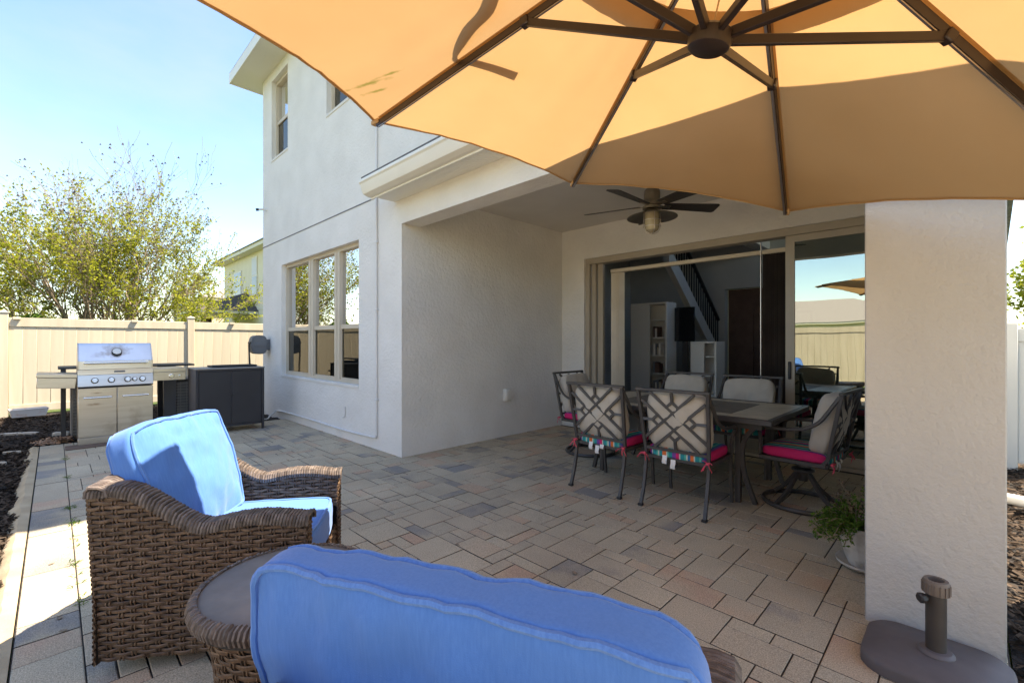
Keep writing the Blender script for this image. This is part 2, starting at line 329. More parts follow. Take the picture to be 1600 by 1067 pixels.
# pavers: each stone takes its own tone
def paver_mat():
    m = mat('paver', (.3, .25, .2), .88, spec=.25); n_, k_, p_ = nodes(m)
    oi = n_.new('ShaderNodeObjectInfo'); ge = n_.new('ShaderNodeNewGeometry')
    ad = n_.new('ShaderNodeMath'); ad.operation = 'ADD'; fr = n_.new('ShaderNodeMath'); fr.operation = 'FRACT'
    k_.new(oi.outputs['Random'], ad.inputs[0]); k_.new(ge.outputs['Random Per Island'], ad.inputs[1]); k_.new(ad.outputs[0], fr.inputs[0])
    tcn = n_.new('ShaderNodeTexCoord'); geo = ge
    no = n_.new('ShaderNodeTexNoise'); no.inputs['Scale'].default_value = 3.2; no.inputs['Detail'].default_value = 4
    k_.new(geo.outputs['Position'], no.inputs['Vector'])
    sp = n_.new('ShaderNodeMath'); sp.operation = 'MULTIPLY_ADD'; sp.inputs[1].default_value = .62; k_.new(no.outputs['Fac'], sp.inputs[0]); k_.new(fr.outputs[0], sp.inputs[2])
    s2 = n_.new('ShaderNodeMath'); s2.operation = 'SUBTRACT'; s2.inputs[1].default_value = .31; k_.new(sp.outputs[0], s2.inputs[0])
    r_ = n_.new('ShaderNodeValToRGB'); e = r_.color_ramp.elements
    e[0].position = 0.0; e[0].color = (.27, .248, .222, 1); e[1].position = 1.0; e[1].color = (.50, .345, .24, 1)
    for ps, c in ((.05, (.33, .288, .235)), (.13, (.44, .368, .268)), (.45, (.505, .422, .302)), (.62, (.45, .372, .27)), (.80, (.49, .40, .285)), (.92, (.50, .375, .26))):
        x = e.new(ps); x.color = (*c, 1)
    k_.new(s2.outputs[0], r_.inputs['Fac'])
    n2 = n_.new('ShaderNodeTexNoise'); n2.inputs['Scale'].default_value = 190; n2.inputs['Detail'].default_value = 3; k_.new(geo.outputs['Position'], n2.inputs['Vector'])
    n3 = n_.new('ShaderNodeTexNoise'); n3.inputs['Scale'].default_value = 1.1; n3.inputs['Detail'].default_value = 5; k_.new(geo.outputs['Position'], n3.inputs['Vector'])
    m1 = n_.new('ShaderNodeMapRange'); m1.inputs['From Min'].default_value = .3; m1.inputs['From Max'].default_value = .7; m1.inputs['To Min'].default_value = .60; m1.inputs['To Max'].default_value = 1.36; k_.new(n2.outputs['Fac'], m1.inputs['Value'])
    m2 = n_.new('ShaderNodeMapRange'); m2.inputs['From Min'].default_value = .3; m2.inputs['From Max'].default_value = .7; m2.inputs['To Min'].default_value = .80; m2.inputs['To Max'].default_value = 1.14; k_.new(n3.outputs['Fac'], m2.inputs['Value'])
    mu = n_.new('ShaderNodeMath'); mu.operation = 'MULTIPLY'; k_.new(m1.outputs[0], mu.inputs[0]); k_.new(m2.outputs[0], mu.inputs[1])
    hs = n_.new('ShaderNodeHueSaturation'); k_.new(r_.outputs['Color'], hs.inputs['Color']); k_.new(mu.outputs[0], hs.inputs['Value']); k_.new(hs.outputs['Color'], p_.inputs['Base Color'])
    b = n_.new('ShaderNodeBump'); b.inputs['Strength'].default_value = .5; b.inputs['Distance'].default_value = .004; k_.new(n2.outputs['Fac'], b.inputs['Height']); k_.new(b.outputs['Normal'], p_.inputs['Normal'])
    return m
M['paver'] = paver_mat()
M['sand'] = mat('joint_sand', (.034, .027, .021), .95, (.07, .056, .043), 30)

def fabric(name, a, b):
    m = mat(name, a, .9, spec=.15, sheen=.25); n_, k_, p_ = nodes(m)
    tcn = n_.new('ShaderNodeTexCoord'); mm = n_.new('ShaderNodeMapping'); mm.inputs['Scale'].default_value = (210, 210, 16); k_.new(tcn.outputs['Object'], mm.inputs['Vector'])
    no = n_.new('ShaderNodeTexNoise'); no.inputs['Scale'].default_value = 1.0; no.inputs['Detail'].default_value = 3; k_.new(mm.outputs[0], no.inputs['Vector'])
    r_ = n_.new('ShaderNodeValToRGB'); e = r_.color_ramp.elements; e[0].position = .34; e[1].position = .68; e[0].color = (*a, 1); e[1].color = (*b, 1)
    k_.new(no.outputs['Fac'], r_.inputs['Fac']); k_.new(r_.outputs[0], p_.inputs['Base Color'])
    n2 = n_.new('ShaderNodeTexNoise'); n2.inputs['Scale'].default_value = 420; k_.new(tcn.outputs['Object'], n2.inputs['Vector'])
    bu = n_.new('ShaderNodeBump'); bu.inputs['Strength'].default_value = .25; bu.inputs['Distance'].default_value = .002; k_.new(n2.outputs['Fac'], bu.inputs['Height']); k_.new(bu.outputs[0], p_.inputs['Normal'])
    return m
M['blue'] = fabric('blue_fabric', (.070, .195, .525), (.083, .218, .56))
M['blue_pipe'] = fabric('blue_piping', (.075, .19, .50), (.105, .24, .57))

def striped():
    m = mat('striped_fabric', (.5, .1, .2), .9, spec=.1); n_, k_, p_ = nodes(m)
    tcn = n_.new('ShaderNodeTexCoord'); sx = n_.new('ShaderNodeSeparateXYZ'); k_.new(tcn.outputs['Object'], sx.inputs[0])
    mr = n_.new('ShaderNodeMapRange'); mr.inputs['From Min'].default_value = -.262; mr.inputs['From Max'].default_value = .262; k_.new(sx.outputs['X'], mr.inputs['Value'])
    r_ = n_.new('ShaderNodeValToRGB'); r_.color_ramp.interpolation = 'CONSTANT'; e = r_.color_ramp.elements
    pk = (.62, .03, .14); tq = (.02, .25, .27); wh = (.55, .55, .47); orr = (.68, .16, .05); pu = (.18, .07, .28); gn = (.10, .42, .32); bl = (.03, .15, .30)
    seq = [(0, pk), (.06, pu), (.10, wh), (.115, tq), (.185, gn), (.21, wh), (.23, tq), (.28, orr), (.34, wh), (.36, gn), (.39, tq), (.44, pu), (.50, pk), (.55, wh), (.57, tq), (.63, gn), (.66, wh), (.68, bl), (.72, orr), (.77, wh), (.79, tq), (.85, gn), (.88, bl), (.915, pu), (.95, pk)]
    e[0].position = 0; e[0].color = (*pk, 1); e[1].position = seq[1][0]; e[1].color = (*seq[1][1], 1)
    for ps, c in seq[2:]:
        x = e.new(ps); x.color = (*c, 1)
    k_.new(mr.outputs[0], r_.inputs['Fac']); k_.new(r_.outputs[0], p_.inputs['Base Color'])
    return m
M['striped'] = striped()

def leaf(name, a, b, tr=.45):
    m = bpy.data.materials.new(name); m.use_nodes = True; t = m.node_tree; t.nodes.remove(t.nodes['Principled BSDF']); k_ = t.links; out = t.nodes['Material Output']
    ge = t.nodes.new('ShaderNodeNewGeometry'); r_ = t.nodes.new('ShaderNodeValToRGB'); e = r_.color_ramp.elements; e[0].color = (*a, 1); e[1].color = (*b, 1)
    k_.new(ge.outputs['Random Per Island'], r_.inputs['Fac'])
    d = t.nodes.new('ShaderNodeBsdfDiffuse'); tl = t.nodes.new('ShaderNodeBsdfTranslucent'); mxs = t.nodes.new('ShaderNodeMixShader'); mxs.inputs[0].default_value = tr
    k_.new(r_.outputs[0], d.inputs[0]); k_.new(r_.outputs[0], tl.inputs[0]); k_.new(d.outputs[0], mxs.inputs[1]); k_.new(tl.outputs[0], mxs.inputs[2]); k_.new(mxs.outputs[0], out.inputs['Surface'])
    return m
M['leaf_spring'] = leaf('spring_leaf', (.19, .23, .025), (.42, .42, .05))
M['leaf_green'] = leaf('green_leaf', (.05, .10, .018), (.15, .23, .04), .4)
M['leaf_dark'] = leaf('dark_leaf', (.02, .045, .012), (.055, .10, .025), .3)
M['leaf_potted'] = leaf('potted_leaf', (.05, .11, .02), (.16, .26, .05), .35)
M['chip'] = leaf('mulch_chip', (.008, .006, .005), (.12, .088, .066), .05)

def canopy_mat():
    m = bpy.data.materials.new('canopy_fabric'); m.use_nodes = True; t = m.node_tree; t.nodes.remove(t.nodes['Principled BSDF']); k_ = t.links; out = t.nodes['Material Output']; N = t.nodes.new
    ge = N('ShaderNodeNewGeometry')
    n1 = N('ShaderNodeTexNoise'); n1.inputs['Scale'].default_value = 2.2; n1.inputs['Detail'].default_value = 6; k_.new(ge.outputs['Position'], n1.inputs['Vector'])
    r_ = N('ShaderNodeValToRGB'); e = r_.color_ramp.elements; e[0].position = .3; e[1].position = .72; e[0].color = (.45, .262, .112, 1); e[1].color = (.495, .295, .132, 1); k_.new(n1.outputs['Fac'], r_.inputs['Fac'])
    col = r_.outputs[0]
    # mildew smears near one tip
    for c, sz, rot in (((-1.80, .94, 2.462), (.085, .012, .3), R(35)), ((-1.845, 1.0, 2.465), (.055, .010, .3), R(35)), ((-1.69, .985, 2.48), (.05, .008, .3), R(30))):
        mm = N('ShaderNodeMapping'); mm.vector_type = 'TEXTURE'; mm.inputs['Location'].default_value = c; mm.inputs['Scale'].default_value = sz; mm.inputs['Rotation'].default_value = (0, 0, rot); k_.new(ge.outputs['Position'], mm.inputs['Vector'])
        ln = N('ShaderNodeVectorMath'); ln.operation = 'LENGTH'; k_.new(mm.outputs[0], ln.inputs[0])
        n2 = N('ShaderNodeTexNoise'); n2.inputs['Scale'].default_value = 26; n2.inputs['Detail'].default_value = 5; k_.new(ge.outputs['Position'], n2.inputs['Vector'])
        a = N('ShaderNodeMath'); a.operation = 'MULTIPLY_ADD'; a.inputs[1].default_value = 3.0; k_.new(n2.outputs['Fac'], a.inputs[0]); k_.new(ln.outputs['Value'], a.inputs[2])
        mr = N('ShaderNodeMapRange'); mr.inputs['From Min'].default_value = 2.9; mr.inputs['From Max'].default_value = 1.7; mr.inputs['To Max'].default_value = .75; k_.new(a.outputs[0], mr.inputs['Value'])
        mxn = N('ShaderNodeMix'); mxn.data_type = 'RGBA'; mxn.inputs['B'].default_value = (.13, .14, .02, 1); k_.new(mr.outputs[0], mxn.inputs['Factor']); k_.new(col, mxn.inputs['A']); col = mxn.outputs['Result']
    d = N('ShaderNodeBsdfDiffuse'); tl = N('ShaderNodeBsdfTranslucent'); mxs = N('ShaderNodeMixShader'); mxs.inputs[0].default_value = .41
    wv = N('ShaderNodeTexNoise'); wv.inputs['Scale'].default_value = 260; k_.new(ge.outputs['Position'], wv.inputs['Vector']); bu = N('ShaderNodeBump'); bu.inputs['Strength'].default_value = .12; bu.inputs['Distance'].default_value = .003
    k_.new(wv.outputs['Fac'], bu.inputs['Height']); k_.new(bu.outputs[0], d.inputs['Normal'])
    k_.new(col, d.inputs[0]); k_.new(col, tl.inputs[0]); k_.new(d.outputs[0], mxs.inputs[1]); k_.new(tl.outputs[0], mxs.inputs[2]); k_.new(mxs.outputs[0], out.inputs['Surface'])
    return m
M['canopy'] = canopy_mat()
# ================================================================ ground
mb = MB(); mb.grid(8, 8, lambda u, v: (-400 + 800 * u, -400 + 800 * v, -.06)); mb.build('ground', M['grass'], kind='structure', smooth=False)
mb = MB()
def bed(x0, x1, y0, y1, nx, ny):
    mb.grid(nx, ny, lambda u, v: (x0 + (x1 - x0) * u, y0 + (y1 - y0) * v, -.03 + .035 * fbm((x0 + (x1 - x0) * u) * 3, (y0 + (y1 - y0) * v) * 3)))
bed(-12.45, -1.8, -4.4, -.17, 100, 44); bed(-12.45, -8.45, -.17, 12, 44, 90)
mb.build('mulch_bed', M['soil'], kind='structure')
mb = MB(); bed(.15, 4.2, 2.35, 9.0, 40, 66); mb.build('side_mulch_bed', M['soil'], kind='structure')
def chips(regs, name):
    mb = MB(); vs = []; fs = []; rg = random.Random(3)
    for x0, x1, y0, y1, n in regs:
        for i in range(n):
            x = rg.uniform(x0, x1); y = rg.uniform(y0, y1); z = -.03 + .035 * fbm(x * 3, y * 3) + rg.uniform(.002, .03)
            a = rg.uniform(0, PI); l = rg.uniform(.012, .04); wd = rg.uniform(.004, .010); tx = rg.uniform(-.35, .35); ty = rg.uniform(-.5, .5)
            c, s = math.cos(a), math.sin(a); b = len(vs)
            for du, dv in ((-1, -1), (1, -1), (1, 1), (-1, 1)):
                vs.append((x + c * l * du - s * wd * dv, y + s * l * du + c * wd * dv, z + tx * l * du + ty * wd * dv))
            fs.append((b, b + 1, b + 2, b + 3))
    mb.add(vs, fs); return mb.build(name, M['chip'], kind='stuff', smooth=False)
tag(chips([(-8.6, -2.4, -1.3, -.19, 17000), (-12.3, -8.6, -1.6, 2.7, 19000)], 'mulch_chips'), 'dark shredded bark mulch in the planting bed by the fence', 'mulch')
tag(chips([(.16, 1.6, 2.4, 7.6, 9000)], 'mulch_chips'), 'dark shredded bark mulch beside the stucco column', 'mulch')

# ================================================================ patio of pavers
patio = MB(); patio.box(-8.5, .14, -.13, 5.88, -.10, -.008); patio.box(.14, 4.2, -4.3, 2.33, -.10, -.008); patio.box(-1.8, .14, -4.3, -.13, -.10, -.008)  # floor behind the camera is unseen, added to bounce sun into the lanai
patio = patio.build('patio', M['sand'], kind='structure', smooth=False)
U = .0949; GAP = .0058; PT = .0
tiles = []; rg = random.Random(11)
def fill(x0, y0, nx, ny):
    occ = [[False] * ny for _ in range(nx)]
    shapes = [(3, 3), (3, 2), (2, 3), (2, 2), (4, 3), (1, 2), (2, 1), (1, 3), (3, 1), (1, 1)]; wts = [16, 24, 15, 18, 7, 5, 7, 2, 4, 0.0]
    def put(i, j, sh):
        if i + sh[0] > nx or j + sh[1] > ny or any(occ[i + a][j + b] for a in range(sh[0]) for b in range(sh[1])): return
        for a in range(sh[0]):
            for b in range(sh[1]): occ[i + a][j + b] = True
        tiles.append((x0 + i * U, y0 + j * U, sh[0] * U, sh[1] * U))
    for sh, dens in (((3, 3), .045), ((3, 2), .10), ((2, 3), .07), ((2, 2), .10), ((2, 1), .03)):
        for _ in range(int(nx * ny * dens)): put(rg.randrange(nx), rg.randrange(ny), sh)
    for j in range(ny):
        for i in range(nx):
            if occ[i][j]: continue
            opts = []
            for sh, wt in zip(shapes, wts):
                if i + sh[0] > nx or j + sh[1] > ny: continue
                if any(occ[i + a][j + b] for a in range(sh[0]) for b in range(sh[1])): continue
                # avoid one-unit slivers beside the stone
                k = wt + 1e-4
                if i + sh[0] < nx and not occ[i + sh[0]][j] and (i + sh[0] + 1 >= nx or occ[i + sh[0] + 1][j]): k *= .12
                opts.append((sh, k))
            t = rg.uniform(0, sum(k for _, k in opts))
            for sh, k in opts:
                t -= k
                if t <= 0: break
            for a in range(sh[0]):
                for b in range(sh[1]): occ[i + a][j + b] = True
            tiles.append((x0 + i * U, y0 + j * U, sh[0] * U, sh[1] * U))
X0 = -8.5
fill(X0, .093, 91, 60)
x = X0                                                   # edging course along the kerb
while x < .1:
    l = rg.choice((2, 3, 3, 4)) * U; l = min(l, .14 - x)
    if l > .08: tiles.append((x, -.128, l, .221))
    x += l
fill(.1435, -4.25, 42, 69); fill(-1.8, -4.25, 20, 43)  # pavers of the added, unseen floor that reflects sunlight
tiles = [t for t in tiles if not (t[0] + t[2] < -4.70 and t[1] > 2.9)]
Fw = Vector((-.705, .7096)); Rw = Vector((.7096, .705))
def pxarea(t):
    c = Vector((t[0] + t[2] / 2, t[1] + t[3] / 2)); d = c.dot(Fw); l = c.dot(Rw)
    if d < .6: return 0
    X = 800 + 711 * l / d; Y = 533 + 711 * 1.36 / d
    if not (-30 < X < 1630 and Y < 1090): return 0
    if 390 < X < 1090 and Y > 985: return 0
    if 1352 < X < 1575 and Y < 970: return 0
    if 150 < X < 470 and Y > 830: return 0
    return t[2] * t[3] * 711 * 711 * 1.36 / d ** 3
tiles.sort(key=pxarea, reverse=True)
def paver_geo(mb, x, y, w_, d_, z=0.0, tx=0.0, ty=0.0):
    x0, x1, y0, y1 = x + GAP / 2, x + w_ - GAP / 2, y + GAP / 2, y + d_ - GAP / 2; c = .0035
    vs = []
    for ins, zz in ((0, -.03), (0, -.0022), (c, 0.0)):
        for px, py in ((x0 + ins, y0 + ins), (x1 - ins, y0 + ins), (x1 - ins, y1 - ins), (x0 + ins, y1 - ins)):
            vs.append((px, py, z + zz + tx * (px - x - w_ / 2) + ty * (py - y - d_ / 2)))
    fs = [(8, 9, 10, 11)]
    for a in (0, 4):
        for i in range(4): j = (i + 1) % 4; fs.append((a + i, a + j, a + 4 + j, a + 4 + i))
    mb.add(vs, fs)
def joint_sides(me):          # sand-stained sides below the chamfer
    me.materials.append(M['sand']); me.polygons.foreach_set('material_index', [1 if 1 <= i % 9 <= 4 else 0 for i in range(len(me.polygons))]); return me
pm = {}
rest = MB()
for n_t, (x, y, w_, d_) in enumerate(tiles):
    z = rg.uniform(-.0016, .0016); tx = rg.uniform(-.003, .003); ty = rg.uniform(-.003, .003)
    if n_t < 300:
        key = (round(w_, 3), round(d_, 3))
        if key not in pm: q = MB(); paver_geo(q, -w_ / 2, -d_ / 2, w_, d_); pm[key] = joint_sides(q.mesh('paver', M['paver'], False))
        o = bpy.data.objects.new('paver', pm[key]); COL.objects.link(o); o.parent = patio
        o.location = (x + w_ / 2, y + d_ / 2, z); o.rotation_euler = (ty, -tx, 0)
    else: paver_geo(rest, x, y, w_, d_, z, tx, ty)
joint_sides(rest.build('far_paver', M['paver'], patio, smooth=False, kind='stuff').data)
# weeds in the joint of the edging course
mb = MB(); rw = random.Random(5)
for i in range(60):
    x = rw.choice((-3.3, -3.9, -4.3, -4.75, -5.2, -6.4, -7.4, -4.72, -3.6)) + rw.gauss(0, .06); y = .093 + rw.gauss(0, .012)
    for k in range(3):
        a = rw.uniform(0, 2 * PI); l = rw.uniform(.012, .03)
        mb.add([(x, y, .0), (x + l * math.cos(a) - .003, y + l * math.sin(a), .012), (x + l * math.cos(a) * 1.6, y + l * math.sin(a) * 1.6, .008), (x + l * math.cos(a) + .004, y + l * math.sin(a) + .006, .012)], [(0, 1, 2, 3)])
mb.build('joint_weeds', M['leaf_green'], smooth=False, kind='stuff', label='tiny green weeds growing in the paver joint', cat='weeds')
# dropped leaf bits
for i, (x, y, s) in enumerate(((-3.15, .02, .012), (-3.0, .03, .010), (-1.62, 2.15, .014), (-1.75, 2.9, .009), (-3.95, -.01, .01), (-2.4, 1.9, .011))):
    mb = MB(); a = i * 1.3
    mb.grid(2, 4, lambda u, v: (x + (v - .5) * 3 * s * math.cos(a) - (u - .5) * s * math.sin(PI * v) * 2 * math.sin(a), y + (v - .5) * 3 * s * math.sin(a) + (u - .5) * s * math.sin(PI * v) * 2 * math.cos(a), .004 + .006 * abs(u - .5)))
    mb.build('fallen_leaf', M['bark'], label=('curled dry leaf on the sunlit pavers near the left armchair', 'smaller dry leaf beside the kerb pavers at left', 'dark leaf bit on the pavers in front of the blue foreground cushion', 'leaf speck on the pavers behind the nearest dining chairs', 'leaf speck far along the edging pavers', 'dry leaf between the armchair and the dining chairs')[i], cat='leaf', group='dry leaf bits on the patio')
# kerb
mb = MB(); rk = random.Random(2); N_ = 90; prof = []
for i in range(N_ + 1):
    x = -8.45 + (8.45 - 1.8) * i / N_; wv = .10 + .035 * fbm(x * 2.3, 4) + .012 * fbm(x * 11, 7)
    prof += [(x, -.133, .004), (x, -.133 - wv * .55, .016), (x, -.133 - wv, -.012), (x, -.133 - wv - .03, -.08)]
mb.add(prof, [(4 * i + k, 4 * i + k + 1, 4 * i + 5 + k, 4 * i + 4 + k) for i in range(N_) for k in range(3)])
mb.build('kerb', M['kerb'], kind='structure')
# ================================================================ the house
YF = 2.876; XS = -4.68; YB = 5.88; ZC = 3.145
house = thing('house', 'pale grey two storey stucco house with a covered patio', 'house', (-5, 6, 0))
holes = [(-8.68, -5.745, .757, 2.725), (-9.2, -8.37, 4.73, 6.21), (-6.77, -5.9, 4.73, 6.21), (XS, -.345, -1, 2.743), (-3.0, 1, 3.36, 7), (-.345, .13, -1, 2.743)]
mb = MB(); wall_holes(mb, -9.7, .13, -.1, 6.4, YF, YF + .25, holes); mb.build('wall', M['stucco_in'], house, smooth=False)
mb = MB(); mb.box(-9.7, -9.45, YF + .25, 13, -.1, 6.4); mb.box(-3.25, -3.0, YF + .25, 13, 3.36, 6.4); mb.box(-9.45, -3.25, 12.75, 13, -.1, 6.4); mb.build('wall', M['stucco'], house, smooth=False)
mb = MB(); mb.box(XS - .2, XS, YF + .25, YB, -.1, ZC); mb.build('lanai_side_wall', M['stucco_in'], house, smooth=False, label='shaded grey stucco side wall of the covered patio')
mb = MB(); wall_holes(mb, XS - .2, .13, -.1, ZC, YB, YB + .2, [(-4.24, -.05, -1, 2.655)]); mb.build('lanai_back_wall', M['stucco_in'], house, smooth=False)
mb = MB(); mb.box(XS, .13, YF + .25, YB, ZC, ZC + .1); mb.build('lanai_ceiling', M['ceil'], house, smooth=False)
mb = MB(); mb.box(-.345, .128, 2.80, 3.21, -.05, 2.743, .006); mb.build('column', M['stucco_shaded'], house, label='broad white stucco column at the patio corner')
mb = MB(); mb.box(-.10, .126, 3.2105, YB - .002, -.1, ZC); mb.build('lanai_end_wall', M['stucco_in'], house, smooth=False)
mb = MB(); mb.box(-.12, .13, YB + .2, 13, -.1, 3.3); mb.build('wall', M['stucco'], house, smooth=False)
mb = MB(); mb.box(-9.704, -4.87, YF - .006, YF + .004, 3.172, 3.187); mb.build('wall_joint', M['joint'], house, smooth=False)
# lower eave: soffit, fascia, gutter, roof
mb = MB(); mb.box(-4.83, 1.7, 2.585, YF - .002, 3.024, 3.05); mb.build('soffit', M['soffit'], house, smooth=False)
mb = MB()
gp = [(2.585, 3.015), (2.585, 3.185), (2.435, 3.185), (2.428, 3.175), (2.428, 3.15), (2.445, 3.135), (2.47, 3.06), (2.485, 3.035), (2.52, 3.022), (2.545, 3.015)]
mb.prism(gp, -4.86, 1.74, lambda a, b, t: (t, a, b)); mb.build('gutter', M['white_trim'], house, ang=15)  # right end is unseen, run on with the added overhang for its shade
mb = MB(); mb.box(-4.86, 1.74, 2.578, 2.592, 2.995, 3.013); mb.build('fascia_lip', M['white_trim'], house, smooth=False)
mb = MB()
mb.prism([(2.45, 3.19), (2.45, 3.215), (YF - .002, 3.375), (YF - .002, 3.35)], -4.84, -3.0, lambda a, b, t: (t, a, b))
mb.prism([(2.45, 3.19), (2.45, 3.215), (7.5, 5.11), (7.5, 5.08)], -2.998, .6, lambda a, b, t: (t, a, b))
mb.prism([(7.5, 5.11), (7.5, 5.08), (13.2, 3.2), (13.2, 3.23)], -2.998, .6, lambda a, b, t: (t, a, b))
mb.prism([(2.45, 3.19), (2.45, 3.215), (5.6, 4.396), (5.6, 4.371)], .601, 1.7, lambda a, b, t: (t, a, b))  # unseen side overhang, added to keep sun off the umbrella stand
mb.build('porch_roof', M['shingle'], house, smooth=False)
# upper eave
ex0, ex1, ey0, ey1, ez = -10.15, -2.71, 2.43, 13.45, 6.40
mb = MB(); wall_holes(mb, ex0, ex1, ey0, ey1, ez, ez + .03, [(-9.69, -3.01, YF + .01, 12.98)], lambda x, y, z: (x, z, y)); mb.build('upper_soffit', M['soffit'], house, smooth=False)
mb = MB()
for a in ((ex0 - .02, ex1 + .02, ey0 - .02, ey0), (ex0 - .02, ex1 + .02, ey1, ey1 + .02), (ex0 - .02, ex0, ey0, ey1), (ex1, ex1 + .02, ey0, ey1)): mb.box(*a, ez - .02, ez + .17)
mb.build('upper_fascia', M['white_trim'], house, smooth=False)
mb = MB(); cx = (ex0 + ex1) / 2; hw = (ex1 - ex0) / 2
v8 = [(ex0 - .022, ey0 - .022, ez + .172), (ex1 + .022, ey0 - .022, ez + .172), (ex1 + .022, ey1 + .022, ez + .172), (ex0 - .022, ey1 + .022, ez + .172), (cx, ey0 + hw, ez + 1.7), (cx, ey1 - hw, ez + 1.7)]
mb.add(v8, [(0, 1, 4), (1, 2, 5, 4), (2, 3, 5), (3, 0, 4, 5), (3, 2, 1, 0)]); mb.build('upper_roof', M['shingle'], house, smooth=False)

# ---- windows
def window(x0, x1, z0, z1, muls, zr, name='window', screen=True, blinds=False, lab=None):
    y = YF + .075; f = .05; mb = MB()
    mb.box(x0, x1, y, y + .07, z1 - f, z1); mb.box(x0, x1, y, y + .07, z0, z0 + f)
    xs = [x0] + [q for m_ in muls for q in m_] + [x1]
    mb.box(x0, x0 + f * .8, y, y + .07, z0 + f, z1 - f); mb.box(x1 - f * .8, x1, y, y + .07, z0 + f, z1 - f)
    for a, b in muls:
        mb.box(a, b, y - .004, y + .07, z0 + f, z1 - f)
        mb.box((a + b) / 2 - .006, (a + b) / 2 + .006, y - .012, y - .004, z0 + f, z1 - f)
    W = mb.build(name, M['tan_frame'], house, smooth=False, label=lab)
    edges = [(x0 + f * .8, muls[0][0])] + [(muls[i][1], muls[i + 1][0]) for i in range(len(muls) - 1)] + [(muls[-1][1], x1 - f * .8)] if muls else [(x0 + f * .8, x1 - f * .8)]
    for a, b in edges:
        q = MB(); q.box(a, b, y + .012, y + .045, zr - .03, zr + .03)
        q.box(a, a + .022, y + .016, y + .04, z0 + f, zr - .03); q.box(b - .022, b, y + .016, y + .04, z0 + f, zr - .03)
        q.box(a + .022, b - .022, y + .016, y + .04, z0 + f, z0 + f + .03); q.build('sash', M['tan_frame'], W, smooth=False)
        q = MB(); q.box(a, b, y + .046, y + .052, zr + .03, z1 - f); q.build('pane', M['glass'], W, smooth=False)
        q = MB(); q.box(a + .022, b - .022, y + .03, y + .034, z0 + f + .03, zr - .03); q.build('screen', M['screen'] if screen else M['glass'], W, smooth=False)
        if blinds:
            q = MB(); zz = zr - .2
            while zz < z1 - .06:
                q.add([(a + .01, y + .13, zz), (b - .01, y + .13, zz), (b - .01, y + .165, zz + .035), (a + .01, y + .165, zz + .035)], [(0, 1, 2, 3)]); zz += .05
            q.build('blind', M['blind'], W, smooth=False)
    q = MB(); q.box(x0 - .0, x1 + .0, YF - .012, y - .002, z0 - .03, z0 + .012, .004); q.build('sill', M['stucco'], W)
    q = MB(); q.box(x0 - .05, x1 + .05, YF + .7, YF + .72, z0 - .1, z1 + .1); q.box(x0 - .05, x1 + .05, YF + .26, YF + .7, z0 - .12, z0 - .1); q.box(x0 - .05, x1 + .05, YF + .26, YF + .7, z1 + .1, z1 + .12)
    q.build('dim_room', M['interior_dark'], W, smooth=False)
    return W
window(-8.68, -5.745, .757, 2.725, [(-7.64, -7.45), (-6.66, -6.485)], 1.575, blinds=True, lab='wide three part window with tan frames and lower screens')
window(-9.2, -8.37, 4.73, 6.21, [], 5.44, lab='upper floor window nearest the house corner')
window(-6.77, -5.9, 4.73, 6.21, [], 5.44, lab='upper floor window behind the umbrella')

# ---- sliding door
y0 = YB + .04
mb = MB()
mb.box(-4.24, -.05, y0, y0 + .16, 2.57, 2.655); mb.box(-4.24, -4.17, y0, y0 + .05, 0, 2.57); mb.box(-4.165, -4.09, y0 + .055, y0 + .10, 0, 2.57); mb.box(-4.085, -3.99, y0 + .105, y0 + .155, 0, 2.57)
mb.box(-.12, -.05, y0, y0 + .16, 0, 2.57); mb.box(-4.24, -.05, y0 - .03, y0 + .16, -.02, .025)
door = mb.build('sliding_door', M['bronze_frame'], house, smooth=False, label='open sliding glass patio door with tan frame')
mb = MB(); mb.box(-1.455, -1.365, y0 + .005, y0 + .045, .03, 2.565); mb.box(-.20, -.121, y0 + .005, y0 + .045, .03, 2.565); mb.box(-1.365, -.20, y0 + .005, y0 + .045, 2.49, 2.565); mb.box(-1.365, -.20, y0 + .005, y0 + .045, .03, .13)
mb.build('door_leaf', M['bronze_frame'], door, smooth=False)
mb = MB(); mb.box(-1.365, -.20, y0 + .02, y0 + .028, .13, 2.49); mb.build('pane', M['glass_door'], door, smooth=False)
mb = MB(); mb.box(-1.425, -1.395, y0 - .02, y0 + .004, .93, 1.13, .005); mb.build('handle', M['black'], door)
mb = MB(); mb.box(-1.735, -1.728, y0 + .06, y0 + .10, .03, 2.55); mb.build('leaf_edge', M['silver'], door, smooth=False)

# ---- room behind the door
yi = YB + .2
mb = MB(); mb.box(-6.4, -.12, yi, 11.2, -.06, .01); mb.build('room_floor', M['floor_tile'], house, smooth=False)
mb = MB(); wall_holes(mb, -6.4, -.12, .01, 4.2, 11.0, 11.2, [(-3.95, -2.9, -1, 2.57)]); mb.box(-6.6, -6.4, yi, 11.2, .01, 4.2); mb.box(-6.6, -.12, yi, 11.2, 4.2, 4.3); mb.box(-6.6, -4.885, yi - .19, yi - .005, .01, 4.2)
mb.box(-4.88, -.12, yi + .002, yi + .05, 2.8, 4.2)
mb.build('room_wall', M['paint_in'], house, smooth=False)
mb = MB(); mb.box(-3.95, -2.9, 11.25, 11.30, 0, 2.57); mb.box(-3.8, -3.4, 11.2, 11.25, 0.02, 2.1); mb.build('inner_door', M['brown_door'], house, smooth=False)
mb = MB(); mb.box(-6.05, -5.2, 10.93, 10.998, .01, 2.35); mb.box(-5.98, -5.27, 10.905, 10.93, .01, 2.28); mb.box(-5.9, -5.65, 10.893, 10.905, 1.2, 2.1, .01); mb.box(-5.6, -5.35, 10.893, 10.905, 1.2, 2.1, .01)
mb.build('white_inner_door', M['white_lac'], house, smooth=False)
mb = MB()
